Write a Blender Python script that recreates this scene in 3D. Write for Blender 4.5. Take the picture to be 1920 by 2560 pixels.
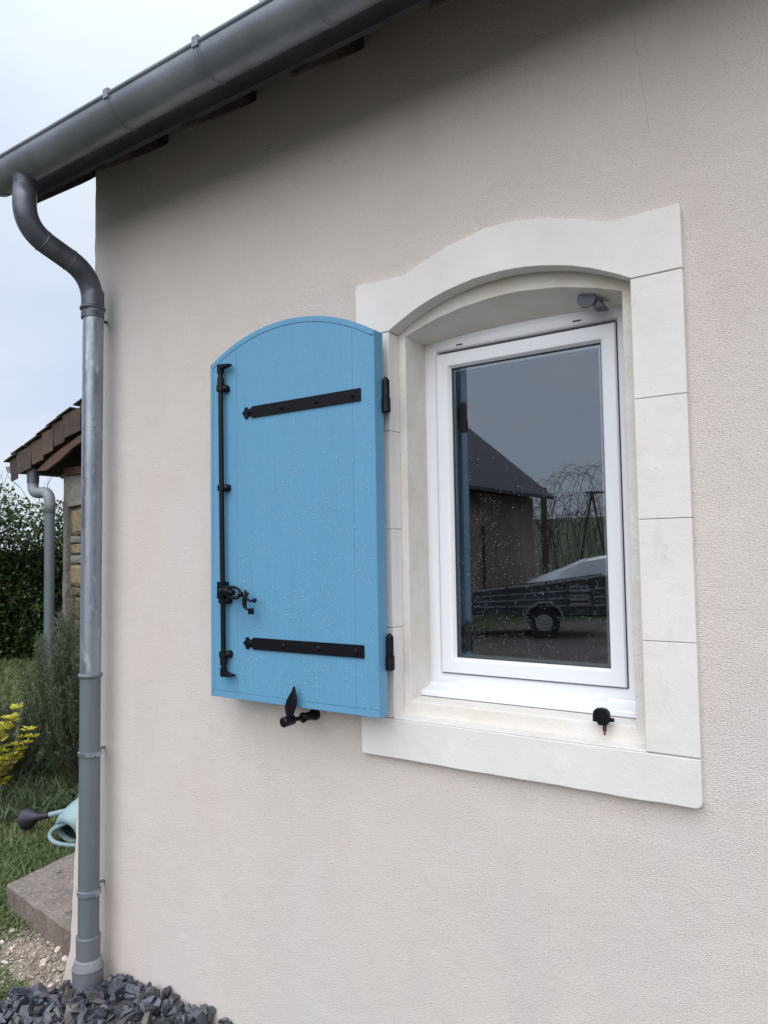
import bpy, bmesh, math, random
import numpy as np
from mathutils import Vector, Matrix, Euler
random.seed(7); rng = np.random.default_rng(7)
sc = bpy.context.scene
for o in list(bpy.data.objects): bpy.data.objects.remove(o)
C = sc.collection
R = math.radians

# ------------------------------------------------------------------ camera
CAM = Vector((0, -1.85, 1.72))
cd = bpy.data.cameras.new('camera'); cam = bpy.data.objects.new('camera', cd); C.objects.link(cam)
cd.sensor_fit = 'VERTICAL'; cd.sensor_height = 36; cd.lens = 1900/2560*36
cd.clip_start = .02; cd.clip_end = 3000
rx = Vector((0.8209, 0.5709, -0.0153)); fx = Vector((-0.5698, 0.8199, 0.0558))
yaw, pit, rol = R(34.7956), R(3.201), R(-0.8758)
f = Vector((-math.sin(yaw)*math.cos(pit), math.cos(yaw)*math.cos(pit), math.sin(pit)))
r0 = Vector((math.cos(yaw), math.sin(yaw), 0)); u0 = r0.cross(f)
rr = math.cos(rol)*r0 + math.sin(rol)*u0; uu = -math.sin(rol)*r0 + math.cos(rol)*u0
M = Matrix((rr, uu, -f)).transposed().to_4x4(); M.translation = CAM
cam.matrix_world = M
sc.camera = cam

# ------------------------------------------------------------------ world / light
SUN_EL, SUN_AZ = 38, 165      # azimuth clockwise from +Y: behind the viewer, a little to the right
w = bpy.data.worlds.new('World'); sc.world = w; w.use_nodes = True
nt = w.node_tree; nt.nodes.clear()
def wn(t, **k):
    n = nt.nodes.new(t)
    for a, b in k.items(): setattr(n, a, b)
    return n
out = wn('ShaderNodeOutputWorld'); bg = wn('ShaderNodeBackground'); bg.inputs[1].default_value = .1
sky = wn('ShaderNodeTexSky', sky_type='NISHITA', sun_disc=False)
sky.sun_elevation = R(SUN_EL); sky.sun_rotation = R(SUN_AZ)
tc = wn('ShaderNodeTexCoord'); sep = wn('ShaderNodeSeparateXYZ')
nt.links.new(tc.outputs['Generated'], sep.inputs[0])
# overcast cloud layer: paler to the horizon, brighter overhead
mr = wn('ShaderNodeMapRange'); mr.inputs['From Min'].default_value = 0; mr.inputs['From Max'].default_value = 1
mr.inputs['To Min'].default_value = 5.75; mr.inputs['To Max'].default_value = 30
pw = wn('ShaderNodeMath', operation='POWER'); pw.inputs[1].default_value = 5.0
cl0 = wn('ShaderNodeMath', operation='MAXIMUM'); cl0.inputs[1].default_value = 0
nt.links.new(sep.outputs['Z'], cl0.inputs[0]); nt.links.new(cl0.outputs[0], pw.inputs[0]); nt.links.new(pw.outputs[0], mr.inputs['Value'])
mp = wn('ShaderNodeMapping'); mp.inputs['Scale'].default_value = (1, 1, 2.4)
nt.links.new(tc.outputs['Generated'], mp.inputs[0])
nz = wn('ShaderNodeTexNoise'); nz.inputs['Scale'].default_value = 3.2; nz.inputs['Detail'].default_value = 5; nz.inputs['Roughness'].default_value = .5
nt.links.new(mp.outputs[0], nz.inputs['Vector'])
rp = wn('ShaderNodeValToRGB'); rp.color_ramp.elements[0].position = .34; rp.color_ramp.elements[1].position = .66
rp.color_ramp.elements[0].color = (.74, .87, 1.10, 1); rp.color_ramp.elements[1].color = (.92, 1.0, 1.12, 1)
nt.links.new(nz.outputs['Fac'], rp.inputs[0])
vm = wn('ShaderNodeVectorMath', operation='SCALE'); nt.links.new(rp.outputs[0], vm.inputs[0]); nt.links.new(mr.outputs[0], vm.inputs['Scale'])
mx = wn('ShaderNodeMix', data_type='RGBA'); mx.inputs[0].default_value = .93
nt.links.new(sky.outputs[0], mx.inputs[6]); nt.links.new(vm.outputs[0], mx.inputs[7])
nt.links.new(mx.outputs[2], bg.inputs[0]); nt.links.new(bg.outputs[0], out.inputs[0])

sl = bpy.data.lights.new('sun', 'SUN'); sl.energy = 1.5; sl.angle = R(74); sl.color = (1, .96, .92)
so = bpy.data.objects.new('sun', sl); C.objects.link(so)
sd = Vector((math.sin(R(SUN_AZ))*math.cos(R(SUN_EL)), math.cos(R(SUN_AZ))*math.cos(R(SUN_EL)), math.sin(R(SUN_EL))))
so.rotation_euler = sd.to_track_quat('Z', 'Y').to_euler(); so.location = sd*30
sc.view_settings.view_transform = 'Standard'; sc.view_settings.look = 'None'
sc.view_settings.exposure = 0.56; sc.view_settings.gamma = 1; sc.view_settings.use_curve_mapping = False

# ------------------------------------------------------------------ materials
def mat(name, col, rough=.6, metal=0, spec=.5, var=None, vscale=4, vdetail=4, bumps=(), trans=0, randobj=None, coat=0, stretch=(1, 1, 1), extra=None):
    """col: base colour; var: second colour mixed by noise; bumps: (kind, scale, distance[, stretch])"""
    m = bpy.data.materials.new(name); m.use_nodes = True
    t = m.node_tree; b = t.nodes['Principled BSDF']
    b.inputs['Base Color'].default_value = (*col, 1); b.inputs['Roughness'].default_value = rough
    b.inputs['Metallic'].default_value = metal; b.inputs['Specular IOR Level'].default_value = spec
    b.inputs['Transmission Weight'].default_value = trans; b.inputs['Coat Weight'].default_value = coat
    def N(k, **kw):
        n = t.nodes.new(k)
        for a, v in kw.items(): setattr(n, a, v)
        return n
    geo = N('ShaderNodeNewGeometry')
    last = None
    if var is not None:
        mpn = N('ShaderNodeMapping'); mpn.inputs['Scale'].default_value = stretch
        t.links.new(geo.outputs['Position'], mpn.inputs[0])
        n = N('ShaderNodeTexNoise'); n.inputs['Scale'].default_value = vscale; n.inputs['Detail'].default_value = vdetail
        n.inputs['Roughness'].default_value = .6
        t.links.new(mpn.outputs[0], n.inputs['Vector'])
        r = N('ShaderNodeValToRGB'); r.color_ramp.elements[0].position = .35; r.color_ramp.elements[1].position = .65
        r.color_ramp.elements[0].color = (*col, 1); r.color_ramp.elements[1].color = (*var, 1)
        t.links.new(n.outputs['Fac'], r.inputs[0]); last = r.outputs[0]
    if extra is not None:           # (colour, scale, low, high, stretch): blotches or specks over the base
        for (ec, es, lo, hi, st) in extra:
            mpn = N('ShaderNodeMapping'); mpn.inputs['Scale'].default_value = st
            t.links.new(geo.outputs['Position'], mpn.inputs[0])
            n = N('ShaderNodeTexNoise'); n.inputs['Scale'].default_value = es; n.inputs['Detail'].default_value = 5; n.inputs['Roughness'].default_value = .62
            t.links.new(mpn.outputs[0], n.inputs['Vector'])
            q = N('ShaderNodeMapRange'); q.inputs['From Min'].default_value = lo; q.inputs['From Max'].default_value = hi
            t.links.new(n.outputs['Fac'], q.inputs['Value'])
            x = N('ShaderNodeMix', data_type='RGBA')
            if last is None: x.inputs[6].default_value = (*col, 1)
            else: t.links.new(last, x.inputs[6])
            x.inputs[7].default_value = (*ec, 1); t.links.new(q.outputs[0], x.inputs[0]); last = x.outputs[2]
    if randobj is not None:
        oi = N('ShaderNodeObjectInfo'); r = N('ShaderNodeValToRGB'); r.color_ramp.interpolation = 'CONSTANT'
        while len(r.color_ramp.elements) < len(randobj): r.color_ramp.elements.new(.5)
        for i, c in enumerate(randobj):
            r.color_ramp.elements[i].position = i/len(randobj); r.color_ramp.elements[i].color = (*c, 1)
        t.links.new(oi.outputs['Random'], r.inputs[0])
        x = N('ShaderNodeMix', data_type='RGBA', blend_type='MULTIPLY'); x.inputs[0].default_value = 1
        if last is None: x.inputs[6].default_value = (*col, 1)
        else: t.links.new(last, x.inputs[6])
        t.links.new(r.outputs[0], x.inputs[7]); last = x.outputs[2]
    if last is not None: t.links.new(last, b.inputs['Base Color'])
    prev = None
    for bp in bumps:
        kind, s, d = bp[:3]; st = bp[3] if len(bp) > 3 else (1, 1, 1)
        mpn = N('ShaderNodeMapping'); mpn.inputs['Scale'].default_value = st
        t.links.new(geo.outputs['Position'], mpn.inputs[0])
        if kind == 'noise':
            n = N('ShaderNodeTexNoise'); n.inputs['Detail'].default_value = 3; o_ = n.outputs['Fac']
        elif kind == 'vor':
            n = N('ShaderNodeTexVoronoi'); n.feature = 'SMOOTH_F1'; o_ = n.outputs['Distance']
        n.inputs['Scale'].default_value = s
        t.links.new(mpn.outputs[0], n.inputs['Vector'])
        bn = N('ShaderNodeBump'); bn.inputs['Strength'].default_value = 1; bn.inputs['Distance'].default_value = d
        t.links.new(o_, bn.inputs['Height'])
        if prev is not None: t.links.new(prev, bn.inputs['Normal'])
        prev = bn.outputs[0]
    if prev is not None: t.links.new(prev, b.inputs['Normal'])
    return m

MT = {}
MT['render'] = mat('render', (.775, .702, .652), .95, spec=.12, var=(.74, .665, .615), vscale=1.6,
                   extra=[((.74, .70, .68), 1.7, .5, .8, (1, 1, 1)), ((.70, .59, .515), .9, .52, .78, (1, 1, .4)), ((.68, .635, .605), 3.1, .56, .8, (1, 1, .35)), ((.46, .40, .365), 210, .57, .70, (1, 1, 1)), ((.84, .79, .75), 240, .60, .72, (1, 1.1, 1.2))],
                   bumps=[('noise', 330, .0050), ('noise', 170, .0016), ('noise', 9, .005)])
MT['stone'] = mat('surround_stone', (.78, .745, .715), .85, spec=.2, var=(.715, .68, .645), vscale=3.5,
                  extra=[((.66, .59, .47), 2.2, .60, .8, (1, 1, 1)), ((.82, .80, .78), 5, .6, .8, (1, 1, 1)), ((.60, .56, .52), 9, .62, .8, (1, 1, .3)), ((.45, .41, .38), 130, .68, .74, (1, 1, 1))],
                  bumps=[('noise', 18, .002), ('noise', 160, .0006)])
MT['reveal'] = mat('reveal_mortar', (.67, .625, .56), .9, spec=.15, var=(.73, .705, .67), vscale=7, bumps=[('noise', 14, .006), ('noise', 120, .0015)],
                   extra=[((.60, .52, .41), 4, .60, .8, (1, 1, 1)), ((.46, .42, .36), 30, .66, .76, (1, 1, 1))])
MT['mortar'] = mat('joint', (.68, .64, .60), .95, spec=.1)
MT['pvc'] = mat('pvc', (.80, .81, .84), .32, spec=.4, bumps=[('noise', 6, .0008)], extra=[((.55, .53, .5), 90, .71, .74, (1, 1, 1))])
MT['gasket'] = mat('gasket', (.035, .037, .04), .6)
MT['spacer'] = mat('spacer', (.35, .38, .38), .35, metal=.4)
MT['blue'] = mat('blue_paint', (.125, .325, .505), .46, spec=.35, var=(.117, .308, .480), vscale=3, stretch=(5, 1, .6), bumps=[('noise', 40, .0016, (7, 1, .45)), ('noise', 420, .0005)])
MT['black'] = mat('black_iron', (.006, .006, .009), .42, spec=.22, bumps=[('noise', 130, .0008)])
MT['drop'] = mat('water', (1, 1, 1), .03, trans=1); MT['drop'].node_tree.nodes['Principled BSDF'].inputs['IOR'].default_value = 1.33
MT['bead'] = mat('wet_bead', (.38, .62, .80), .06, spec=1, trans=.4)  # pale blue base colour paints the sky highlight into the drops
MT['panebead'] = mat('pane_bead', (.42, .46, .50), .06, spec=1, trans=.6)  # pale grey base colour brightens the pane drops in place of sky glints
MT['yard'] = mat('yard_gravel', (.06, .05, .042), .9, var=(.10, .085, .072), vscale=3, extra=[((.06, .065, .035), 1.2, .55, .7, (1, 1, 1))], bumps=[('noise', 60, .02)])
MT['zinc'] = mat('zinc_gutter', (.29, .31, .35), .40, metal=.35, var=(.20, .215, .24), vscale=4, extra=[((.15, .16, .175), 7, .6, .85, (1, 1, 1)), ((.38, .40, .43), 90, .66, .76, (1, 1, 1))], bumps=[('noise', 7, .003)])
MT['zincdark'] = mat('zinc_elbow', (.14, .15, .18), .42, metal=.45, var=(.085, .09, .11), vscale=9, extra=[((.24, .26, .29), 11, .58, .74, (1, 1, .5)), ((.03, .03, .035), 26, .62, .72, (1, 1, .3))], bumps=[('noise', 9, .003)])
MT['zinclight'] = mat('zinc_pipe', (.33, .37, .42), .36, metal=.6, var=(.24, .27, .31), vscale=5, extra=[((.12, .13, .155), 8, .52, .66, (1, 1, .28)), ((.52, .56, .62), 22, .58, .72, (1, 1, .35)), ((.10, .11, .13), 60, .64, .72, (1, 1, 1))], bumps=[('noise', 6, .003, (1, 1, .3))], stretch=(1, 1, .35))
MT['pvcgrey'] = mat('grey_pvc', (.135, .16, .175), .4, spec=.45, var=(.115, .14, .155), vscale=5, stretch=(1, 1, .3), extra=[((.2, .22, .235), 18, .62, .8, (1, 1, .2))])
MT['pvclight'] = mat('pale_grey_pvc', (.24, .25, .27), .42, spec=.45, var=(.21, .22, .235), vscale=8)
MT['pvcmid'] = mat('mid_grey_pvc', (.165, .17, .19), .42, spec=.45, var=(.145, .15, .165), vscale=8)
MT['wood'] = mat('eave_wood', (.105, .078, .07), .8, var=(.05, .037, .036), vscale=9, stretch=(4, 1, 1), bumps=[('noise', 60, .002)])
MT['wooddark'] = mat('eave_boards', (.035, .03, .033), .85, var=(.06, .05, .05), vscale=8, bumps=[('noise', 60, .002)])
MT['rooftile'] = mat('clay_tile', (.088, .058, .045), .85, var=(.05, .04, .036), vscale=7, extra=[((.055, .048, .043), 12, .5, .7, (1, 1, 1)), ((.3, .29, .24), 55, .66, .72, (1, 1, 1)), ((.20, .095, .045), 5, .62, .8, (1, 1, 1))], bumps=[('noise', 40, .004)], randobj=[(1, 1, 1), (.75, .72, .72), (1.3, 1.15, 1.05), (.9, .85, .8)])
MT['slate'] = mat('slate_chip', (.036, .039, .047), .30, spec=.5, var=(.072, .076, .088), vscale=40, randobj=[(1, 1, 1), (.6, .6, .62), (1.3, 1.3, 1.35), (.8, .8, .85), (1.5, 1.4, 1.25), (.7, .7, .72), (1.1, 1.1, 1.2), (2.2, 1.9, 1.5)], bumps=[('noise', 90, .003)])
MT['slatesoil'] = mat('slate_fines', (.035, .037, .042), .7, var=(.07, .068, .066), vscale=45, bumps=[('noise', 60, .02)])
MT['lime'] = mat('limestone', (.62, .53, .46), .9, randobj=[(1, 1, 1), (.8, .77, .72), (.62, .55, .5), (1.1, 1.1, 1.1)], var=(.48, .40, .34), vscale=30, bumps=[('noise', 70, .004)])
MT['soil'] = mat('soil', (.16, .12, .085), .95, var=(.30, .245, .19), vscale=22, extra=[((.07, .075, .035), 9, .52, .66, (1, 1, 1))], bumps=[('noise', 50, .02)])
MT['slab'] = mat('old_concrete', (.20, .16, .135), .85, var=(.13, .105, .088), vscale=6, extra=[((.30, .255, .21), 60, .54, .66, (1, 1, 1)), ((.05, .045, .04), 16, .60, .70, (1, 1, 1)), ((.07, .08, .04), 5, .62, .74, (1, 1, 1))], bumps=[('noise', 30, .006), ('noise', 160, .002)])
MT['ground'] = mat('lawn_soil', (.035, .055, .016), .95, var=(.055, .065, .022), vscale=.8, extra=[((.075, .055, .035), 3.2, .6, .72, (1, 1, 1))], bumps=[('noise', 25, .03)])
def leafmat(name, cols, rough=.5, tl=.25):
    m = mat(name, (1, 1, 1), rough, spec=.35)
    t = m.node_tree; b = t.nodes['Principled BSDF']
    a = t.nodes.new('ShaderNodeAttribute'); a.attribute_name = 'tint'
    r = t.nodes.new('ShaderNodeValToRGB')
    while len(r.color_ramp.elements) < len(cols): r.color_ramp.elements.new(.5)
    for i, c in enumerate(cols): r.color_ramp.elements[i].position = i/(len(cols)-1); r.color_ramp.elements[i].color = (*c, 1)
    t.links.new(a.outputs['Fac'], r.inputs[0]); t.links.new(r.outputs[0], b.inputs['Base Color'])
    tr = t.nodes.new('ShaderNodeBsdfTranslucent'); t.links.new(r.outputs[0], tr.inputs[0])
    ms = t.nodes.new('ShaderNodeMixShader'); ms.inputs[0].default_value = tl
    o_ = t.nodes['Material Output']; t.links.new(b.outputs[0], ms.inputs[1]); t.links.new(tr.outputs[0], ms.inputs[2]); t.links.new(ms.outputs[0], o_.inputs[0])
    return m
MT['grass'] = leafmat('grass', [(.050, .080, .026), (.095, .140, .042), (.15, .185, .065), (.25, .23, .12)])
MT['hedge'] = leafmat('hedge_leaf', [(.020, .040, .012), (.045, .082, .022), (.095, .14, .038), (.19, .20, .08)], .35)
MT['rosemary'] = leafmat('rosemary_leaf', [(.048, .062, .036), (.10, .125, .072), (.18, .21, .13)], .6)
MT['gold'] = leafmat('golden_leaf', [(.30, .30, .03), (.50, .46, .04), (.66, .58, .08)], .45)
MT['weed'] = leafmat('weed_leaf', [(.05, .07, .035), (.085, .115, .055), (.14, .17, .10)], .6)
MT['twig'] = mat('twig', (.11, .085, .065), .85)
MT['stem'] = mat('stem', (.09, .075, .045), .85)
MT['can'] = mat('green_plastic', (.23, .33, .335), .38, spec=.45, var=(.20, .29, .30), vscale=12)
MT['rose'] = mat('dark_plastic', (.022, .02, .03), .4)
MT['candark'] = mat('can_inner_shade', (.03, .05, .05), .6)  # darkened copy of the can green: shade inside the can painted in
MT['shedwall'] = mat('lime_render', (.30, .28, .255), .95, var=(.22, .205, .19), vscale=6, bumps=[('noise', 25, .02)])
MT['ochre'] = mat('ochre_stone', (.30, .225, .13), .9, var=(.20, .155, .10), vscale=9, randobj=[(1, 1, 1), (.8, .8, .85), (.65, .62, .6), (1.1, 1, .9)], bumps=[('noise', 16, .02)])
MT['shedwood'] = mat('shed_beam', (.13, .065, .05), .8, var=(.085, .045, .04), vscale=8, bumps=[('noise', 50, .003)])
MT['barnslate'] = mat('barn_slate', (.05, .052, .066), .8, spec=.15, var=(.04, .042, .052), vscale=5)
MT['barnwall'] = mat('barn_wall', (.22, .18, .14), .95, var=(.13, .105, .085), vscale=1.6, bumps=[('noise', 8, .03)])
MT['barndoor'] = mat('barn_door', (.16, .13, .10), .8, var=(.08, .065, .055), vscale=4, stretch=(1, 3, .2))
MT['galv'] = mat('galvanised', (.42, .44, .46), .35, metal=.7, var=(.32, .34, .36), vscale=8)
MT['tyre'] = mat('tyre', (.02, .02, .02), .8)
MT['carwhite'] = mat('white_car_paint', (.72, .73, .75), .25, coat=.4)
MT['carglass'] = mat('dark_glass', (.02, .022, .025), .08)
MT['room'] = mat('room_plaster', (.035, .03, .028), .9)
MT['roomwhite'] = mat('inner_reveal', (.80, .80, .78), .8)
MT['red'] = mat('red_plug', (.22, .03, .035), .5)
MT['stopgrey'] = mat('grey_plastic', (.085, .09, .115), .5)
# window glass: reflects by Fresnel twice (double glazing), lets the rest through
g = bpy.data.materials.new('glazing'); g.use_nodes = True; t = g.node_tree; t.nodes.clear()
o_ = t.nodes.new('ShaderNodeOutputMaterial'); gl = t.nodes.new('ShaderNodeBsdfGlossy'); gl.inputs['Roughness'].default_value = .012
gl.inputs['Color'].default_value = (.90, .93, 1, 1)
tr = t.nodes.new('ShaderNodeBsdfTransparent'); tr.inputs[0].default_value = (.84, .88, .86, 1)
ms = t.nodes.new('ShaderNodeMixShader'); fr = t.nodes.new('ShaderNodeFresnel'); fr.inputs[0].default_value = 1.52
m1 = t.nodes.new('ShaderNodeMath'); m1.operation = 'MULTIPLY'; m1.inputs[1].default_value = 5.8; m1.use_clamp = True
t.links.new(fr.outputs[0], m1.inputs[0]); t.links.new(m1.outputs[0], ms.inputs[0])
t.links.new(tr.outputs[0], ms.inputs[1]); t.links.new(gl.outputs[0], ms.inputs[2]); t.links.new(ms.outputs[0], o_.inputs[0])
MT['glass'] = g

# ------------------------------------------------------------------ mesh helpers
WL = {}          # world location of every parentable object
class MB:
    def __init__(s): s.v = []; s.f = []
    def add(s, vs, fs):
        n = len(s.v); s.v += [tuple(q) for q in vs]; s.f += [tuple(i+n for i in q) for q in fs]; return s
    def box(s, a, b):
        (x0, y0, z0), (x1, y1, z1) = a, b
        return s.add([(x0, y0, z0), (x1, y0, z0), (x1, y1, z0), (x0, y1, z0), (x0, y0, z1), (x1, y0, z1), (x1, y1, z1), (x0, y1, z1)],
                     [(0, 3, 2, 1), (4, 5, 6, 7), (0, 1, 5, 4), (1, 2, 6, 5), (2, 3, 7, 6), (3, 0, 4, 7)])
    def prism(s, pts, axis, a, b):
        """pts 2D polygon; axis 0: (y,z) along x; 1: (x,z) along y; 2: (x,y) along z"""
        def P(p, t): return {0: (t, p[0], p[1]), 1: (p[0], t, p[1]), 2: (p[0], p[1], t)}[axis]
        n = len(pts)
        return s.add([P(p, a) for p in pts]+[P(p, b) for p in pts],
                     [tuple(range(n)), tuple(range(2*n-1, n-1, -1))]+[(i, i+n, (i+1) % n+n, (i+1) % n) for i in range(n)])
    def tube(s, path, rad, n=10, cap=True):
        path = [Vector(p) for p in path]; k = len(path)
        if not hasattr(rad, '__len__'): rad = [rad]*k
        T = [(path[min(i+1, k-1)]-path[max(i-1, 0)]).normalized() for i in range(k)]
        up = Vector((0, 0, 1)) if abs(T[0].z) < .9 else Vector((1, 0, 0))
        nx = T[0].cross(up).normalized(); vs = []
        for i in range(k):
            nx = (nx-T[i]*nx.dot(T[i])).normalized(); ny = T[i].cross(nx)
            for j in range(n):
                a = 2*math.pi*j/n; vs.append(path[i]+(nx*math.cos(a)+ny*math.sin(a))*rad[i])
        fs = [(i*n+j, i*n+(j+1) % n, (i+1)*n+(j+1) % n, (i+1)*n+j) for i in range(k-1) for j in range(n)]
        if cap: fs += [tuple(range(n-1, -1, -1)), tuple((k-1)*n+j for j in range(n))]
        return s.add(vs, fs)
    def ball(s, c, r, n=10, m=6, sc_=(1, 1, 1)):
        vs = [(c[0], c[1], c[2]-r*sc_[2])]
        for i in range(1, m):
            ph = -math.pi/2+math.pi*i/m
            for j in range(n):
                a = 2*math.pi*j/n; vs.append((c[0]+r*sc_[0]*math.cos(ph)*math.cos(a), c[1]+r*sc_[1]*math.cos(ph)*math.sin(a), c[2]+r*sc_[2]*math.sin(ph)))
        vs.append((c[0], c[1], c[2]+r*sc_[2])); L = len(vs)-1
        fs = [(0, 1+(j+1) % n, 1+j) for j in range(n)]
        for i in range(m-2): fs += [(1+i*n+j, 1+i*n+(j+1) % n, 1+(i+1)*n+(j+1) % n, 1+(i+1)*n+j) for j in range(n)]
        fs += [(1+(m-2)*n+j, 1+(m-2)*n+(j+1) % n, L) for j in range(n)]
        return s.add(vs, fs)
    def build(s, name, m, parent=None, smooth=False, bevel=0, origin=None, label=None, kind=None, fix=True):
        V = np.array(s.v, float)
        if origin is None:
            lo, hi = V.min(0), V.max(0); origin = ((lo+hi)/2); 
            if parent is None: origin[2] = lo[2]
        origin = Vector(origin)
        me = bpy.data.meshes.new(name); me.from_pydata([tuple(q) for q in (V-np.array(origin))], [], s.f)
        if fix:
            bm = bmesh.new(); bm.from_mesh(me); bmesh.ops.recalc_face_normals(bm, faces=bm.faces); bm.to_mesh(me); bm.free()
        me.materials.append(MT[m] if isinstance(m, str) else m)
        if smooth:
            for p_ in me.polygons: p_.use_smooth = True
            if smooth != 'all': me.set_sharp_from_angle(angle=R(40))
        o = bpy.data.objects.new(name, me); C.objects.link(o)
        WL[o] = origin
        if parent is not None: o.parent = parent; o.location = origin-WL[parent]
        else: o.location = origin
        if bevel:
            b = o.modifiers.new('bevel', 'BEVEL'); b.width = bevel; b.segments = 2; b.limit_method = 'ANGLE'; b.angle_limit = R(35)
        if label: o['label'] = label
        if kind: o['kind'] = kind
        return o
def tag(o, label=None, cat=None, group=None, kind=None):
    for k, v in (('label', label), ('category', cat), ('group', group), ('kind', kind)):
        if v: o[k] = v
    return o
def empty(name, loc, label, cat, group=None):
    o = bpy.data.objects.new(name, None); C.objects.link(o); o.location = loc; o.empty_display_size = .2; WL[o] = Vector(loc)
    return tag(o, label, cat, group)
def dup(src, parent, loc, rot=(0, 0, 0), scale=1):
    o = src.copy(); C.objects.link(o); o.parent = parent; o.location = Vector(loc)-(WL[parent] if parent else Vector()); o.rotation_euler = rot
    o.scale = (scale,)*3 if not hasattr(scale, '__len__') else scale
    return o
def quads(name, m, V, F, tint, parent=None, label=None, kind=None, origin=(0, 0, 0)):
    """big leaf / blade meshes from numpy arrays with a per-vertex tint"""
    me = bpy.data.meshes.new(name); V = V-np.array(origin)
    me.vertices.add(len(V)); me.vertices.foreach_set('co', V.astype('f').ravel())
    k = F.shape[1]; me.loops.add(F.size); me.loops.foreach_set('vertex_index', F.astype('i').ravel())
    me.polygons.add(len(F)); me.polygons.foreach_set('loop_start', np.arange(0, F.size, k, dtype='i')); me.update(calc_edges=True)
    a = me.attributes.new('tint', 'FLOAT', 'POINT'); a.data.foreach_set('value', tint.astype('f'))
    me.materials.append(MT[m])
    o = bpy.data.objects.new(name, me); C.objects.link(o); WL[o] = Vector(origin)
    o.location = Vector(origin)-(WL[parent] if parent else Vector()); o.parent = parent
    return tag(o, label, None, None, kind)
def leaves(P, D, L, Wd, tint, bend=.25):
    """rhombic leaves at P pointing along D, length L, width Wd: returns V, F(quads), tint"""
    n = len(P); D = D/np.linalg.norm(D, axis=1)[:, None]
    U = rng.normal(size=(n, 3)); S = np.cross(D, U); S /= np.linalg.norm(S, axis=1)[:, None]; Nn = np.cross(D, S)
    L = np.broadcast_to(L, n)[:, None]; Wd = np.broadcast_to(Wd, n)[:, None]
    a = P; b = P+D*L*.45+S*Wd*.5+Nn*L*bend*.3; c = P+D*L; d = P+D*L*.45-S*Wd*.5+Nn*L*bend*.3
    V = np.stack([a, b, c, d], 1).reshape(-1, 3); F = np.arange(4*n).reshape(n, 4)
    return V, F, np.repeat(tint, 4)

# ------------------------------------------------------------------ ground
def gz(x, y):
    t = min(max((-y-24)/115, 0), 1.4)
    return 8.0*t*t*(3-2*min(t, 1)) if t < 1 else 8.0+(t-1)*2
def axis_vals():
    a = [0]
    s = .4
    while a[-1] < 600: a.append(a[-1]+s); s *= 1.13
    return a
av = axis_vals(); xs = [-v for v in av[:0:-1]]+av
V = [(x-2, y, gz(x, y)+.012*math.sin(x*3.1)*math.cos(y*2.7)-.012) for y in xs for x in xs]; n = len(xs)
gm = MB(); gm.add(V, [(j*n+i, j*n+i+1, (j+1)*n+i+1, (j+1)*n+i) for j in range(n-1) for i in range(n-1)])
tag(gm.build('ground', 'ground', smooth='all', origin=(0, 0, 0), fix=False), 'dark rough lawn and field running out to the horizon', None, None, 'structure')

ym = MB(); yp = edge = []
for k in range(120):
    t_ = k/120*2*math.pi; c_, s__ = math.cos(t_), math.sin(t_)
    yp.append((1.8+8.2*math.copysign(abs(c_)**.35, c_)*(1+.02*math.sin(9*t_)) if c_ > 0 else 1.8-(4.6 if s__ > .55 else 10)*abs(c_)**.35*(1+.02*math.sin(9*t_)), -8.7+8.0*math.copysign(abs(s__)**.35, s__)*(1+.015*math.sin(13*t_))))
ym.add([(x, y, .012) for x, y in yp], [tuple(range(120))])
tag(ym.build('yard', 'yard', None, origin=(1.8, -5.7, 0), fix=False), 'brown gravel yard in front of the house', None, None, 'structure')
# ------------------------------------------------------------------ the house
house = empty('house', (-1.2, 0, 0), 'cream rendered house wall with a white stone window surround and an open blue shutter', 'house')
OX0, OX1 = -1.30, -.48
wm = MB()
# front wall round the window hole; the left edge flares out towards the foot
foot = [(-2.95, -.1), (-2.90, 0.03), (-2.852, .16), (-2.838, .35), (-2.822, .6), (-2.806, .8), (-2.78, 1.0), (-2.765, 1.25), (-2.742, 1.6), (-2.722, 2.1), (-2.716, 3.38)]
def flare(z):
    for (a, b), (c, d) in zip(foot, foot[1:]):
        if b <= z <= d: return a+(c-a)*(z-b)/(d-b)
    return foot[-1][0]
# stepped in z so the corner keeps a slightly uneven edge
zs = [-.1]+[i*.05 for i in range(0, 67)]+[3.34]
lft = [(flare(z)+(random.uniform(-.004, .004) if z < 3.3 else 0), z) for z in zs]
for (xa, za), (xb, zb) in zip(lft, lft[1:]):
    wm.add([(xa, 0, za), (OX0, 0, za), (OX0, 0, zb), (xb, 0, zb)], [(0, 1, 2, 3)])
# ragged mortar along the wall head, over the render
hx = np.arange(-2.716, 5.2, .012); hz = [3.345+.018*math.sin(x*6.3)*math.sin(x*2.9)+.008*math.sin(x*41)*math.sin(x*17)+random.uniform(-.004, .004) for x in hx]
hd = MB()
for i in range(len(hx)-1):
    hd.add([(hx[i], -.0005, 3.338-.06*(i % 2 == -1)), (hx[i+1], -.0005, 3.338), (hx[i+1], -.0005, max(3.339, hz[i+1])), (hx[i], -.0005, max(3.339, hz[i])), (hx[i], .055, max(3.339, hz[i])), (hx[i+1], .055, max(3.339, hz[i+1]))], [(0, 1, 2, 3), (3, 2, 5, 4)])
hd.build('wall_head', 'render', house, fix=False)
wm.add([(OX1, 0, -.1), (5.2, 0, -.1), (5.2, 0, 3.34), (OX1, 0, 3.34)], [(0, 1, 2, 3)])
wm.add([(OX0, 0, -.1), (OX1, 0, -.1), (OX1, 0, 1.2), (OX0, 0, 1.2)], [(0, 1, 2, 3)])
wm.add([(OX0, 0, 2.515), (OX1, 0, 2.515), (OX1, 0, 3.34), (OX0, 0, 3.34)], [(0, 1, 2, 3)])
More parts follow.
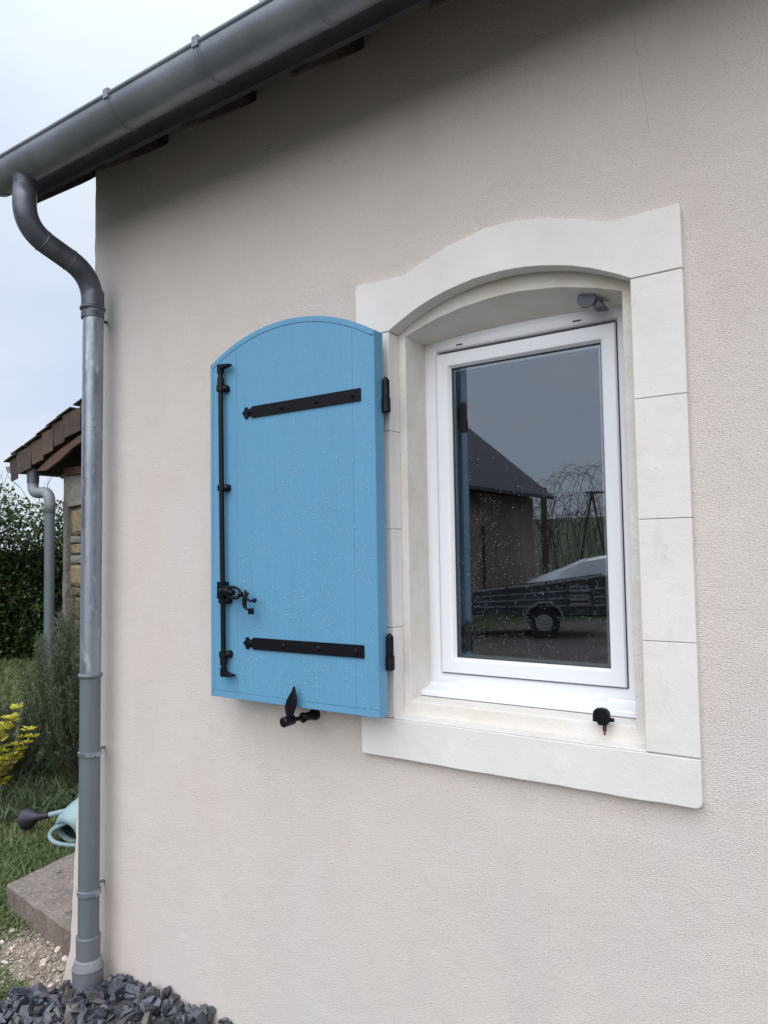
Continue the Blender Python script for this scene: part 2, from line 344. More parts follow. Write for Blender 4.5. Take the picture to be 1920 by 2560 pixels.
# inner face of the wall, round the hole
for (a, b, c, d) in ((-2.4, OX0, 0, 3.3), (OX1, 5.0, 0, 3.3), (OX0, OX1, 0, 1.2), (OX0, OX1, 2.515, 3.3)):
    wm.add([(a, .38, c), (b, .38, c), (b, .38, d), (a, .38, d)], [(0, 3, 2, 1)])
wm.build('wall', 'render', house, origin=(-1.2, 0, 0), fix=False)
# gable wall (faces the garden on the left)
gb = MB(); P5, RZ = 5.0, 5.6
ys = [0, .002, P5-.002, P5]
for (xa, za), (xb, zb) in zip(lft, lft[1:]):
    gb.add([(xa, .0, za), (xb, .0, zb), (xb, P5, zb), (xa, P5, za)], [(0, 1, 2, 3)])
gb.add([(-2.716, 0, 3.34), (-2.716, P5, 3.34), (-2.716, P5/2, RZ)], [(0, 2, 1)])
gb.build('wall', 'render', house, origin=(-2.75, 2, 0), fix=False, label='gable end wall seen edge-on behind the downpipe')
bw = MB(); bw.box((-2.70, P5-.3, 0), (5.2, P5-.01, 3.3)); bw.box((4.9, .39, 0), (5.19, P5-.31, 3.3)); bw.build('wall', 'render', house, label='rear and far end walls')

# dark room behind the window (floor, ceiling, walls)
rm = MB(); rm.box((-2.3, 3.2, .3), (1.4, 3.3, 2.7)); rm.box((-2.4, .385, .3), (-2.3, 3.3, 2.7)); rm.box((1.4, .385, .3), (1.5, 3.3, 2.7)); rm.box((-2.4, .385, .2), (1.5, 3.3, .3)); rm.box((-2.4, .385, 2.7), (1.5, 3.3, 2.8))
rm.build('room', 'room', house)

# window surround ------------------------------------------------------------
AX = -.8905
def arc(zs_, half, rise, n=24, wob=0):
    r_ = (half*half+rise*rise)/(2*rise); cz = zs_+rise-r_; a0 = math.asin(half/r_)
    return [(AX+r_*math.sin(-a0+2*a0*i/n), cz+r_*math.cos(-a0+2*a0*i/n)+(random.uniform(-wob, wob) if 0 < i < n else 0)) for i in range(n+1)]
XL, XR = -1.366, -.414
IL, IR = -1.246, -.535
RL, RR = -1.223, -.573
sur = MB()
sur.prism([(XL+.004, 1.16), (XR-.004, 1.16), (XR-.004, 2.50), (IR+.003, 2.50), (IR+.003, 1.22), (IL-.003, 1.22), (IL-.003, 2.50), (XL+.004, 2.50)], 1, -.012, -.001)
sur = sur.build('window_surround', 'mortar', house)
def wobble(p, a=.0012): return (p[0]+random.uniform(-a, a), p[1]+random.uniform(-a, a))
# lintel: front ring and the set-back ring behind it
ia = arc(2.3795, .3555, .0965, 28, .0006)
oa = [(AX+x_*.302, 2.534+.071*max(0, math.cos(x_*math.pi/2))) for x_ in np.linspace(-1, 1, 21)]
top = [(XR-.003, 2.533), (XR, 2.52), (XR, 2.3795)]
outl = [(XL, 2.3795), (XL, 2.525), (XL+.004, 2.541), (-1.30, 2.536)]
outer = outl+[wobble(p) for p in oa]+[wobble(((-.56)*(1-k)+(-.414)*k, 2.532)) for k in (.25, .5, .75)]+top
ln = MB()
n_i = len(ia)
poly = outer+ia[::-1]
# triangulated by bmesh: build as one ngon prism
ln.prism(poly, 1, -.020, .034)
lo_ = ln.build('stone', 'stone', sur, bevel=.0015, label='arched white lintel stone over the window')
lb = MB()
# soffit of the front ring (depth of the rebate)
ib = ia
V = [(x, -.0195, z) for x, z in ib]+[(x, .035, z) for x, z in ib]; nn = len(ib)

# set-back ring and tapering soffit to the window frame
ic = arc(2.371, (RR-RL)/2, .060, 28, .0008); ic = [(x+(RL+RR)/2-AX, z) for x, z in ic]
idd = [(-1.232+(1.232-.60)*i/28, 2.371+.010*math.sin(math.pi*i/28)) for i in range(29)]
ring_o = [(AX+(x-AX)*1.04, z+.03) for x, z in ia]
lb.add([(x, .035, z) for x, z in ring_o]+[(x, .035, z) for x, z in ic], [(i, i+1, 29+i+1, 29+i) for i in range(28)])
lb.add([(x, .035, z) for x, z in ic]+[(x, .165, z) for x, z in idd], [(i, i+1, 29+i+1, 29+i) for i in range(28)])
for xa, xb in ((IL-.02, RL+.006), (RR-.006, IR+.02)): lb.box((xa, .0352, 2.3725), (xb, .16, 2.46))
lb.build('lintel_soffit', 'reveal', sur, smooth=True, fix=False, label='cream mortared underside of the window arch')
# jamb stones
jz = [1.250, 1.508, 1.794, 2.083, 2.377]
gap = .0007
for s in (0, 1):
    for a, b in zip(jz, jz[1:]):
        if s == 0: pts = [(XL, -.020), (IL, -.020), (IL, .034), (-1.299, .034), (-1.299, .001), (XL, .001)]
        else: pts = [(IR, -.020), (XR, -.020), (XR, .001), (-.481, .001), (-.481, .034), (IR, .034)]
        q = MB(); q.prism(pts, 2, a+gap, b-gap); q.build('stone', 'stone', sur, bevel=.0014)
# rebate faces and reveals, mortar-coloured, with real depth
for s in (0, 1):
    if s == 0: pts = [(IL-.03, .035), (RL, .035), (RL-.010, .30), (IL-.03, .30)]
    else: pts = [(IR+.03, .035), (IR+.03, .30), (RR-.025, .30), (RR, .035)]
    q = MB(); q.prism(pts, 2, 1.252, 2.3735); q.build('reveal', 'reveal', sur, bevel=.002)
# sill
q = MB(); pts = [(XL+.002, 1.137), (-1.30, 1.1365)]+[wobble((x, 1.1365)) for x in np.arange(-1.25, -.45, .05)]+[(-.428, 1.137), (-.418, 1.142), (-.414, 1.152), (XR, 1.247), (XL, 1.247)]
q.prism(pts, 1, -.021, .002); q.build('stone', 'stone', sur, bevel=.002, label='long white sill stone under the window')
q = MB(); q.prism([(-.018, 1.2475), (-.018, 1.2505), (.033, 1.2545), (.036, 1.289), (.040, 1.293), (.075, 1.2965), (.16, 1.2985), (.30, 1.30), (.30, 1.201), (.003, 1.201), (.003, 1.2475)], 0, -1.250, -.531)
q.build('sill_mortar', 'reveal', sur, bevel=.002)
# window --------------------------------------------------------------------
YF = .155
FL, FR, FB, FT = -1.232, -.585, 1.318, 2.386
def frame(mb, x0, x1, z0, z1, wd, y0, y1, prof):
    """mitred frame with a profile [(inset, y)...]"""
    rings = [[(x0+i, y, z0+i*(wd[1] if len(wd) > 1 else 1)), (x1-i, y, z0+i*(wd[1] if len(wd) > 1 else 1)), (x1-i, y, z1-i), (x0+i, y, z1-i)] for i, y in prof]
    V = [p for r_ in rings for p in r_]; F = []
    for k in range(len(rings)-1):
        for j in range(4): F.append((k*4+j, k*4+(j+1) % 4, (k+1)*4+(j+1) % 4, (k+1)*4+j))
    return mb.add(V, F)
wf = MB(); frame(wf, FL, FR, FB, FT, (1,), 0, 0, [(0, YF+.07), (0, YF+.002), (.003, YF), (.036, YF), (.041, YF+.004), (.0455, YF+.012), (.0455, YF+.07)])
win = wf.build('window', 'pvc', house, smooth=True, fix=False, label='white plastic casement window with rain on its pane')
# sill nose of the frame
q = MB(); q.prism([(YF+.03, 1.319), (YF-.001, 1.332), (YF-.004, 1.326), (.125, 1.3185), (.098, 1.3155), (.095, 1.311), (.095, 1.2995), (.12, 1.2995), (YF+.03, 1.301)], 0, -1.243, -.583)
q.build('frame_sill', 'pvc', win, bevel=.0012)
SL, SR, SB, ST = -1.184, -.629, 1.364, 2.331
sf = MB(); frame(sf, SL, SR, SB, ST, (1,), 0, 0, [(0, YF+.05), (0, YF-.006), (.0025, YF-.009), (.030, YF-.009), (.038, YF-.006), (.043, YF+.003), (.0445, YF+.012), (.0445, YF+.05)])
sf.build('sash', 'pvc', win, smooth=True, fix=False)
gk = MB(); frame(gk, SL-.0022, SR+.0022, SB-.0022, ST+.0022, (1,), 0, 0, [(-.0006, YF+.03), (-.0006, YF+.002), (.003, YF+.002)])
gk.build('gasket', 'gasket', win, fix=False)
GL, GR, GB, GT = SL+.0445, SR-.0445, SB+.0445, ST-.0445
gk = MB(); frame(gk, GL-.001, GR+.001, GB-.001, GT+.001, (1,), 0, 0, [(0, YF+.010), (.0035, YF+.011), (.0035, YF+.016)])
gk.build('gasket', 'gasket', win, fix=False)
gp = MB(); gp.add([(GL-.004, YF+.015, GB-.004), (GR+.004, YF+.015, GB-.004), (GR+.004, YF+.015, GT+.004), (GL-.004, YF+.015, GT+.004)], [(0, 1, 2, 3)])
gp.build('glass_pane', 'glass', win, fix=False)
q = MB(); frame(q, GL, GR, GB, GT, (1,), 0, 0, [(0, YF+.018), (.010, YF+.018), (.010, YF+.034), (0, YF+.034)]); q.build('spacer_bar', 'spacer', win, fix=False)
# inner frame and inner reveal seen through the pane
q = MB(); frame(q, GL-.001, GR+.001, GB-.001, GT+.001, (1,), 0, 0, [(0, YF+.036), (0, YF+.10)])
q.build('inner_frame', 'pvc', win, fix=False)
q = MB()
q.add([(RL-.01, .26, 1.30), (RL-.05, .42, 1.30), (RL-.05, .42, 2.40), (RL-.01, .26, 2.40)], [(0, 1, 2, 3)])
q.add([(RR+.01, .26, 1.30), (RR+.05, .42, 1.30), (RR+.05, .42, 2.40), (RR+.01, .26, 2.40)], [(0, 1, 2, 3)])
q.add([(RL-.05, .26, 1.30), (RL-.05, .42, 1.295), (RR+.05, .42, 1.295), (RR+.05, .26, 1.30)], [(0, 1, 2, 3)])
q.add([(RL-.05, .26, 2.40), (RL-.05, .42, 2.41), (RR+.05, .42, 2.41), (RR+.05, .26, 2.40)], [(0, 1, 2, 3)])
q.build('inner_reveal', 'roomwhite', win, fix=False)
for cx in (-1.112, -.700):
    q = MB(); pts = [(cx+.018*math.cos(a), 1.328+.013*math.sin(a)) for a in np.linspace(0, math.pi, 10)]+[(cx-.018, 1.325), (cx+.018, 1.325)]
    q.prism(pts, 1, YF-.009, YF+.002); q.build('drain_cap', 'pvc', win, bevel=.0015)
for (cx, cz, y_, ww) in ((-1.105, 2.353, YF-.0012, .011), (-.735, 2.356, YF-.0012, .012)):
    q = MB(); q.box((cx-ww, y_, cz-.002), (cx+ww, y_+.002, cz+.002)); q.build('vent_slot', 'gasket', win)
DN = 0
def drops(name, X0, X1, Z0, Z1, y, count, dens, rmin, rmax, parent, okf, mt='drop', flat=.55, zst=1.0, seg=7):
    V, F = [], []
    k = 0
    while k < count:
        x = random.uniform(X0, X1); z = random.uniform(Z0, Z1)
        if random.random() > dens(x, z) or not okf(x, z): continue
        k += 1; r_ = rmin+(rmax-rmin)*random.random()**3; b = len(V)
        sx = random.uniform(.85, 1.15)
        V.append((x, y-r_*flat, z-r_*.1))
        for ring, (q_, h) in enumerate(((.55, .85), (.9, .45), (1, 0))):
            for j in range(seg):
                a = 2*math.pi*j/seg; V.append((x+r_*q_*sx*math.cos(a), y-r_*flat*h, z+r_*q_*zst*math.sin(a)))
        F += [(b, b+1+j, b+1+(j+1) % seg) for j in range(seg)]
        for ri in range(2): F += [(b+1+ri*seg+j, b+1+(ri+1)*seg+j, b+1+(ri+1)*seg+(j+1) % seg, b+1+ri*seg+(j+1) % seg) for j in range(seg)]
    mb = MB(); mb.add(V, F)
    return mb.build(name, mt, parent, smooth='all', fix=True, kind='stuff')
drops('raindrops', GL+.004, GR-.004, GB+.003, GT-.01, YF+.0146, 2300, lambda x, z: max(0, min(1, (2.12-z)/.55))**1.0*(.35+.65*(math.sin(x*23+z*11)*math.sin(z*17-x*9) > -.3))*(1 if z < 1.75 else .75), .0004, .00145, win, lambda x, z: True, mt='panebead')

# shutter stops -----------------------------------------------------------------
q = MB(); pts = [(-.021, 0), (-.019, .013), (-.012, .0195), (0, .0215), (.012, .0195), (.019, .012), (.021, 0), (.020, -.012), (.012, -.020), (-.008, -.020), (-.010, -.013), (-.021, -.013)]
q.prism([(x-.651, z+1.312) for x, z in pts], 1, .008, .024); q.tube([(-.643, .014, 1.300), (-.643, .034, 1.298)], .006, 8); q.box((-.632, .018, 1.300), (-.623, .030, 1.309))
stp = q.build('shutter_stop', 'black', house, bevel=.002, label='black plastic shutter stop at the right end of the window sill')
q = MB(); q.tube([(-.646, .014, 1.296), (-.646, .013, 1.278)], .0022, 6); q.tube([(-.641, .014, 1.296), (-.641, .013, 1.278)], .0022, 6); q.build('stop_pin', 'black', stp)
q = MB(); q.tube([(-.6435, .013, 1.278), (-.6435, .012, 1.271), (-.6435, .012, 1.268)], [.003, .0034, .0015], 8); q.build('plug', 'red', stp)
q = MB(); pts = [(-.024, .012), (.022, .012), (.026, -.004), (.016, -.020), (0, -.025), (-.014, -.022), (-.027, -.006)]
q.prism([(x-.676, z+2.383) for x, z in pts], 1, .068, .076); q.prism([(-.660, 2.385), (-.652, 2.385), (-.632, 2.356), (-.662, 2.356)], 1, .078, .12); q.box((-.688, .078, 2.385), (-.664, .10, 2.402))
stp2 = q.build('shutter_stop', 'stopgrey', house, bevel=.0015, label='grey shutter stop under the window arch')

# shutter -------------------------------------------------------------------------
SY, ST_ = -.105, .042
SX0, SX1, SZ0, SZS = -1.915, -1.2395, 1.2660, 2.362
scx = (SX0+SX1)/2; hw = (SX1-SX0)/2; rise = .094; sr = (hw*hw+rise*rise)/(2*rise); scz = SZS+rise-sr
def stop_z(x, off=0): return scz+math.sqrt(max((sr-off)**2-(x-scx)**2, 0))
q = MB(); xs_ = np.linspace(SX0+.004, SX1-.0015, 40)
q.prism([(SX0+.004, SZ0+.004), (SX1-.0015, SZ0+.004)]+[(x, stop_z(x)-.005) for x in xs_[::-1]], 1, SY+.0035, SY+ST_)
shutter = q.build('shutter', 'blue', house, label='sky blue arched wooden shutter folded open against the wall')
TW = .0135
seams = [SX0+TW+.0012, -1.792, -1.318, SX1]
seams[-1] = SX1-.0002
for a, b in zip(seams, seams[1:]):
    q = MB(); lo = SZ0+.0205; g2 = .0003
    xs_ = np.linspace(a+g2, b-g2, 26 if b-a > .2 else 10)
    q.prism([(a+g2, lo), (b-g2, lo)]+[(x, stop_z(x, .0185)) for x in xs_[::-1]], 1, SY, SY+.0335)
    q.build('board', 'blue', shutter, bevel=.0006)
q = MB(); q.prism([(SX0, SZ0), (SX0+TW, SZ0+.019), (SX0+TW, stop_z(SX0+TW+.0, .0185)-.002), (SX0, stop_z(SX0))], 1, SY-.0004, SY+.036); q.build('edge_trim', 'blue', shutter, bevel=.001)
q = MB(); q.prism([(SX0+.001, SZ0), (SX1, SZ0), (SX1-.0, SZ0+.019), (SX1-.014, SZ0+.0193), (SX0+TW+.001, SZ0+.0193)], 1, SY-.0004, SY+.036); q.build('edge_trim', 'blue', shutter, bevel=.001)
xs_ = np.linspace(SX0, SX1-.0, 40); xi_ = np.linspace(SX0+TW+.001, SX1-.016, 40)
q = MB(); q.prism([(x, stop_z(x)) for x in xs_]+[(SX1, stop_z(SX1)-.014)]+[(x, stop_z(x, .0172)) for x in xi_[::-1]], 1, SY-.0006, SY+.036); q.build('edge_trim', 'blue', shutter, bevel=.001, label='curved blue trim along the shutter arch')
# side edge strip on the hinge side
q = MB(); q.box((SX1-.003, SY+.0005, SZ0-.0004), (SX1+.0008, SY+ST_+.0006, stop_z(SX1)-.0005)); q.build('edge_trim', 'blue', shutter)
# strap hinges with bolts and knuckles
prof = [(0, 0), (.007, .0055), (.011, .0105), (.0135, .0185), (.0225, .0185), (.0265, .0135), (.031, .0115), (.0365, .0115), (.0405, .0135), (.046, .0185)]
for zc in (2.1815, 1.4465):
    x0, x1 = -1.7635, -1.2865
    pts = [(x0+u, zc+v) for u, v in prof]+[(x1, zc+.0185), (x1, zc-.0185)]+[(x0+u, zc-v) for u, v in prof[:0:-1]]
    q = MB(); q.prism(pts, 1, SY-.0052, SY-.0002)
    for sx in (-1.729, -1.589, -1.451, -1.313):
        q.ball((sx, SY-.005, zc), .0082, 10, 6, (1, .75, 1)); q.box((sx-.004, SY-.014, zc-.004), (sx+.004, SY-.004, zc+.004))
    q.build('strap_hinge', 'black', shutter, bevel=.0008)
    zk = zc-.008
    q = MB(); q.tube([(-1.2295, -.062, zk-.004), (-1.2295, -.062, zk+.048)], .0112, 16); q.tube([(-1.2295, -.062, zk+.048), (-1.2295, -.062, zk+.051), (-1.2295, -.062, zk+.055), (-1.2295, -.062, zk+.060)], [.010, .0095, .006, .001], 12)
    q.box((-1.2385, -.066, zk+.001), (-1.222, -.057, zk+.045)); q.box((-1.50, -.0628, zk-.002), (-1.235, -.0605, zk+.042))
    q.build('hinge_knuckle', 'black', shutter, smooth=True)
    q = MB(); q.tube([(-1.2295, -.062, zk-.046), (-1.2295, -.062, zk-.043), (-1.2295, -.062, zk-.005)], [.0105, .0135, .0135], 16)
    q.tube([(-1.232, -.055, zk-.028), (-1.254, -.020, zk-.028)], .008, 8)
    q.build('hinge_pin', 'black', house, smooth=True, label='black wall pintle carrying the shutter hinge')
# espagnolette bolt
RY, RX = -.124, -1.842
q = MB(); q.tube([(RX-.004, RY, 2.345), (RX, RY, 1.85), (RX+.0065, RY, 1.345)], .0085, 12)
bolt = q.build('bolt_rod', 'black', shutter, smooth=True)
for zt, sg in ((2.352, 1), (1.336, -1)):
    xx = RX-.004 if sg > 0 else RX+.0065
    q = MB(); q.prism([(xx-.009, zt-sg*.03), (xx-.009, zt), (xx+.010, zt), (xx+.046, zt-sg*.004), (xx+.048, zt-sg*.008), (xx+.044, zt-sg*.0105), (xx+.009, zt-sg*.017), (xx+.009, zt-sg*.03)], 1, RY-.0085, RY+.0085)
    q.build('bolt_hook', 'black', shutter, bevel=.002)
for z_, slv in ((2.272, .034), (1.945, 0), (1.580, 0), (1.408, -.034)):
    xx = RX-.004+(2.345-z_)*.0105
    q = MB(); q.tube([(xx, RY, z_-.009), (xx, RY, z_+.009)], .0145, 14)
    if slv: q.tube([(xx, RY, z_+math.copysign(.008, slv)), (xx, RY, z_+slv)], .0118, 12)
    q.tube([(xx+.012, SY-.001, z_), (xx+.014, SY-.012, z_)], .0125, 12); q.ball((xx+.014, SY-.012, z_), .0125, 10, 6)
    q.build('bolt_guide', 'black', shutter, smooth=True)
# latch body and lever
lx = RX+.005; lz = 1.612
def LP(px, py, y=-.140): return (lx+(px-560)*.00160, y, lz-(py-1475)*.00131)
q = MB(); q.box((lx-.012, -.140, lz-.026), (lx+.010, SY-.004, lz+.028)); q.box((lx, -.146, lz-.016), (lx+.024, -.12, lz+.016))
q.tube([LP(573, 1475), LP(590, 1478)], .0125, 10); q.tube([LP(588, 1477), LP(600, 1479)], [.012, .009], 8)
q.tube([LP(575, 1467), LP(590, 1466), LP(603, 1466), LP(614, 1471), LP(622, 1481)], [.005, .005, .0055, .005, .0045], 8)
q.tube([LP(580, 1485), LP(592, 1490), LP(603, 1492), LP(613, 1490), LP(622, 1484)], [.005, .005, .0055, .005, .0045], 8)
q.ball(LP(568, 1475, -.147), .009, 10, 6); q.ball(LP(623, 1482, -.145), .0095, 10, 6)
q.build('latch_arm', 'black', shutter, smooth=True)
q = MB(); q.tube([LP(632, 1473), LP(635, 1482), LP(630, 1492), LP(630, 1505), LP(631, 1512), LP(637, 1518), LP(646, 1518)], [.0035, .006, .008, .0075, .006, .0035, .003], 8)
q.tube([LP(636, 1492), LP(645, 1498), LP(655, 1496)], [.005, .0035, .004], 8); q.ball(LP(657, 1496), .0078, 10, 6)
q.box((LP(643, 0)[0], -.146, LP(0, 1529)[2]), (LP(652, 0)[0], -.134, LP(0, 1515)[2])); q.tube([LP(633, 1484), LP(642, 1480)], .003, 6)
q.build('latch_lever', 'black', shutter, smooth=True)
dd = drops('raindrops', SX0+.005, SX1-.004, SZ0+.004, 2.44, SY-.0002, 6500, lambda x, z: min(1, .10+.9*max(0, (2.42-z)/.5))*(.3+.7*(math.sin(x*19+z*7)*math.sin(z*13-x*5) > -.45)), .0007, .0022, shutter,
           lambda x, z: z < stop_z(x, .06) and not (x < -1.80 and x > -1.87) and not (abs(z-2.1815) < .024 and x > -1.77) and not (abs(z-1.4465) < .024 and x > -1.77), mt='bead')
# shutter stay under the shutter
bx, bz = -1.556, 1.226
q = MB(); q.tube([(bx, .0, bz), (bx, -.012, bz)], .018, 14); q.tube([(bx, -.012, bz), (bx, -.022, bz), (bx, -.055, bz), (bx, -.062, bz)], [.0165, .013, .013, .0165], 14)
q.tube([(bx, -.062, bz), (bx, -.068, bz), (bx, -.105, bz+.001)], [.0165, .0068, .0068], 12)
q.tube([(bx, -.105, bz+.001), (bx, -.108, bz+.002), (bx, -.150, bz+.002), (bx, -.154, bz+.002)], [.010, .0145, .0155, .011], 14)
stay = q.build('shutter_stay', 'black', house, smooth=True, label='black turning shutter stay with a leaf-shaped catch under the shutter')
q = MB(); cs = [(0, .011, 0), (.012, .0165, .001), (.03, .0225, .004), (.048, .022, .009), (.066, .016, .015), (.082, .008, .019), (.094, .0016, .020)]
V = []; F = []
for h, wd, dx in cs:
    for sx, dy in ((-wd, .0), (-wd*.5, -.004), (0, -.0025), (wd*.5, -.004), (wd, 0), (0, .004)): V.append((bx+.004+dx+sx, -.128+dy-.0, bz+.012+h))
for i in range(len(cs)-1):
    for j in range(6): F.append((i*6+j, i*6+(j+1) % 6, (i+1)*6+(j+1) % 6, (i+1)*6+j))
F += [tuple(range(6)), tuple(range((len(cs)-1)*6+5, (len(cs)-1)*6-1, -1))]
q.add(V, F); q.build('stay_leaf', 'black', stay, smooth=True)

# gutter ----------------------------------------------------------------------------
GY, GR_, GZ0 = -.371, .066, 3.100
def gzb(x): return GZ0-.0005*(x+2.6)          # falls towards the outlet
def ring(x, r_, a0=-8, a1=188, n=22): return [(x, GY-r_*math.cos(R(a0+(a1-a0)*i/n)), gzb(x)+GR_-r_*math.sin(R(a0+(a1-a0)*i/n))) for i in range(n+1)]
def trough(mb, x0, x1, r1, r2, n=22):
    A = ring(x0, r1); B = ring(x1, r1); A2 = ring(x0, r2); B2 = ring(x1, r2); k = n+1
    mb.add(A+B+A2+B2, [(i, i+1, k+i+1, k+i) for i in range(n)]+[(2*k+i+1, 2*k+i, 3*k+i, 3*k+i+1) for i in range(n)]+
           [(i, 2*k+i, 2*k+i+1, i+1) for i in range(n)]+[(k+i, k+i+1, 3*k+i+1, 3*k+i) for i in range(n)]+[(0, k, 3*k, 2*k), (n, 2*k+n, 3*k+n, k+n)])
gt = MB(); trough(gt, -2.765, 5.3, GR_, GR_-.0015)
L = ring(-2.765, GR_)[0]; L2 = ring(5.3, GR_)[0]
gt.tube([(L[0], L[1]+.002, L[2]+.004), (L2[0], L2[1]+.002, L2[2]+.004)], .0085, 10)
gutter = gt.build('gutter', 'zinc', house, smooth=True)
q = MB(); trough(q, -2.785, -2.755, GR_+.003, GR_+.0005)
q.add([(-2.782, y, z) for _, y, z in ring(0-2.785, GR_+.001)], [tuple(range(23))]); q.build('gutter_end_cap', 'zinc', gutter, smooth=True)
for x in (-2.02, -1.607, -1.195, -.78, -.36, .06, .48):
    q = MB(); trough(q, x-.003, x+.007, GR_+.003, GR_+.0004); trough(q, x-.012, x+.016, GR_+.0012, GR_+.0004)
    l = ring(x, GR_+.004)[0]; q.box((x-.010, l[1]-.004, l[2]-.012), (x+.014, l[1]+.022, l[2]+.018)); q.ball((x+.003, GY-.01, gzb(x)-.003), .004, 8, 5)
    q.build('gutter_clip', 'zinc', gutter, smooth=True)
# downpipe: neck, swan-neck elbows, zinc pipe, grey plastic pipe ------------------------
PX = -2.600
def vpath(pts, n=8):
    """round the corners of a (y,z) polyline"""
    out_ = []
    for i, p_ in enumerate(pts):
        if i in (0, len(pts)-1): out_.append(p_[:2]); continue
        a = Vector(pts[i-1][:2]); b = Vector(p_[:2]); c = Vector(pts[i+1][:2]); d = p_[2]
        s_ = b+(a-b).normalized()*d; e_ = b+(c-b).normalized()*d
        for k in range(n+1):
            t_ = k/n; out_.append(tuple(s_*(1-t_)**2+b*2*t_*(1-t_)+e_*t_*t_))
    return out_
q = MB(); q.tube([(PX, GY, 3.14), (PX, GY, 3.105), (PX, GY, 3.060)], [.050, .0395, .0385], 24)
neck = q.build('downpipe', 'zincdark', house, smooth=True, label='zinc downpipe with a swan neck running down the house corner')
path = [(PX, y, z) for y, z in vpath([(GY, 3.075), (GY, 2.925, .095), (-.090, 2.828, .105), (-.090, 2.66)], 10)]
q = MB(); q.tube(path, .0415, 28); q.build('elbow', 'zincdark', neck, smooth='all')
pm = [Vector(p) for p in path]
for k_ in (11, 12):
    pass
def band(name, p, d, r_, h, m, par, bead=.004):
    d = Vector(d).normalized(); p = Vector(p)
    q = MB(); q.tube([p-d*h/2, p-d*h*.3, p, p+d*h*.3, p+d*h/2], [r_, r_+bead*.8, r_+bead, r_+bead*.8, r_], 28); return q.build(name, m, par, smooth='all')
d1 = (pm[12]-pm[11]); band('seam', pm[10], pm[11]-pm[9], .0415, .008, 'zincdark', neck, .0018); band('seam', pm[12], pm[12]-pm[11], .0415, .008, 'zincdark', neck, .0018)
q = MB(); q.tube([(PX+.002, -.090, 2.765), (PX+.002, -.090, 2.700)], .0432, 28); q.build('socket', 'zincdark', neck, smooth=True)
band('collar', (PX+.002, -.090, 2.698), (0, 0, 1), .043, .016, 'zincdark', neck, .006)
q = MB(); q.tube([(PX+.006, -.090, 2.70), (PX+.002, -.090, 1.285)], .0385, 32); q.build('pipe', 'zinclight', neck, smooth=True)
def bracket(z, m='zinclight', h=.022, r_=.0395):
    q = MB(); q.tube([(PX+.002, -.090, z-h/2), (PX+.002, -.090, z-h*.4), (PX+.002, -.090, z+h*.4), (PX+.002, -.090, z+h/2)], [r_, r_+.0038, r_+.0038, r_], 28)
    q.box((PX+.034, -.096, z-h*.42), (PX+.052, -.084, z+h*.42)); q.tube([(PX+.044, -.101, z), (PX+.044, -.08, z)], .0045, 8); q.tube([(PX-.034, -.06, z), (PX-.034, .0, z)], .006, 8)
    return q.build('bracket', m, neck, smooth=True)
bracket(2.672, 'zincdark', .034)
band('collar', (PX+.002, -.090, 1.278), (0, 0, 1), .0385, .018, 'pvcgrey', neck, .007)
q = MB(); q.tube([(PX+.002, -.090, 1.285), (PX, -.090, .30)], .0382, 32); q.build('pipe', 'pvcgrey', neck, smooth=True, label='dark grey lower length of the downpipe')
bracket(.985, 'zinclight', .016); bracket(.475, 'zinclight', .020)
q = MB(); q.tube([(PX-.001, -.090, .316), (PX-.001, -.090, .313), (PX-.001, -.090, .309), (PX-.001, -.090, .308), (PX-.001, -.090, .232)], [.0425, .0450, .0450, .0435, .0430], 32); q.build('sleeve', 'pvcmid', neck, smooth=True)
q = MB(); q.tube([(PX-.001, -.090, .236), (PX-.001, -.090, .232), (PX-.002, -.090, .206), (PX-.002, -.090, .204)], [.041, .0475, .0530, .050], 32); q.build('reducer', 'pvclight', neck, smooth=True)
q = MB(); q.tube([(PX-.002, -.090, .205), (PX-.002, -.090, .202), (PX-.002, -.090, .197), (PX-.002, -.090, .196), (PX-.002, -.090, .125)], [.053, .0575, .0575, .0555, .055], 32); q.build('socket', 'pvcmid', neck, smooth=True)
q = MB(); q.tube([(PX-.002, -.090, .128), (PX-.01, -.090, .10), (PX-.045, -.092, .055), (PX-.10, -.095, .0), (PX-.15, -.1, -.05)], .051, 28); q.build('elbow', 'pvclight', neck, smooth='all', label='pale grey elbow going into the ground')

# roof ---------------------------------------------------------------------------------
SLP = .93
def uz(y): return 3.42+SLP*y        # underside of the roof boards
EY, VX = -.27, -2.79
q = MB()
for ye in (EY, 5.27):
    q.add([(VX, ye, uz(EY)), (5.35, ye, uz(EY)), (5.35, 2.5, uz(2.5)), (VX, 2.5, uz(2.5)), (VX, ye, uz(EY)+.03), (5.35, ye, uz(EY)+.03), (5.35, 2.5, uz(2.5)+.03), (VX, 2.5, uz(2.5)+.03)],
          [(0, 1, 2, 3), (4, 7, 6, 5), (0, 4, 5, 1), (1, 5, 6, 2), (2, 6, 7, 3), (3, 7, 4, 0)])
roof = q.build('roof', 'wooddark', house)
q = MB()        # courses of clay tiles, lapped
for i in range(19):
    y0 = EY-.03+i*.15; z0 = uz(y0)+.036
    for sgn in (1, -1):
        ya = y0 if sgn > 0 else 5-y0; yb = ya+sgn*.21; z1 = z0+.21*SLP
        for k in range(46):
            xa = VX-.02+k*.18+(.09 if i % 2 else 0)
            q.add([(xa, ya, z0+.018), (xa+.176, ya, z0+.018), (xa+.176, yb, z1+.004), (xa, yb, z1+.004), (xa, ya, z0+.004), (xa+.176, ya, z0+.004)], [(0, 1, 2, 3), (0, 4, 5, 1)])
q.build('tile_courses', 'rooftile', roof, kind='stuff', fix=False)
q = MB(); q.box((VX, EY-.016, 3.10), (5.3, EY+.002, 3.20)); q.build('fascia', 'wooddark', roof)
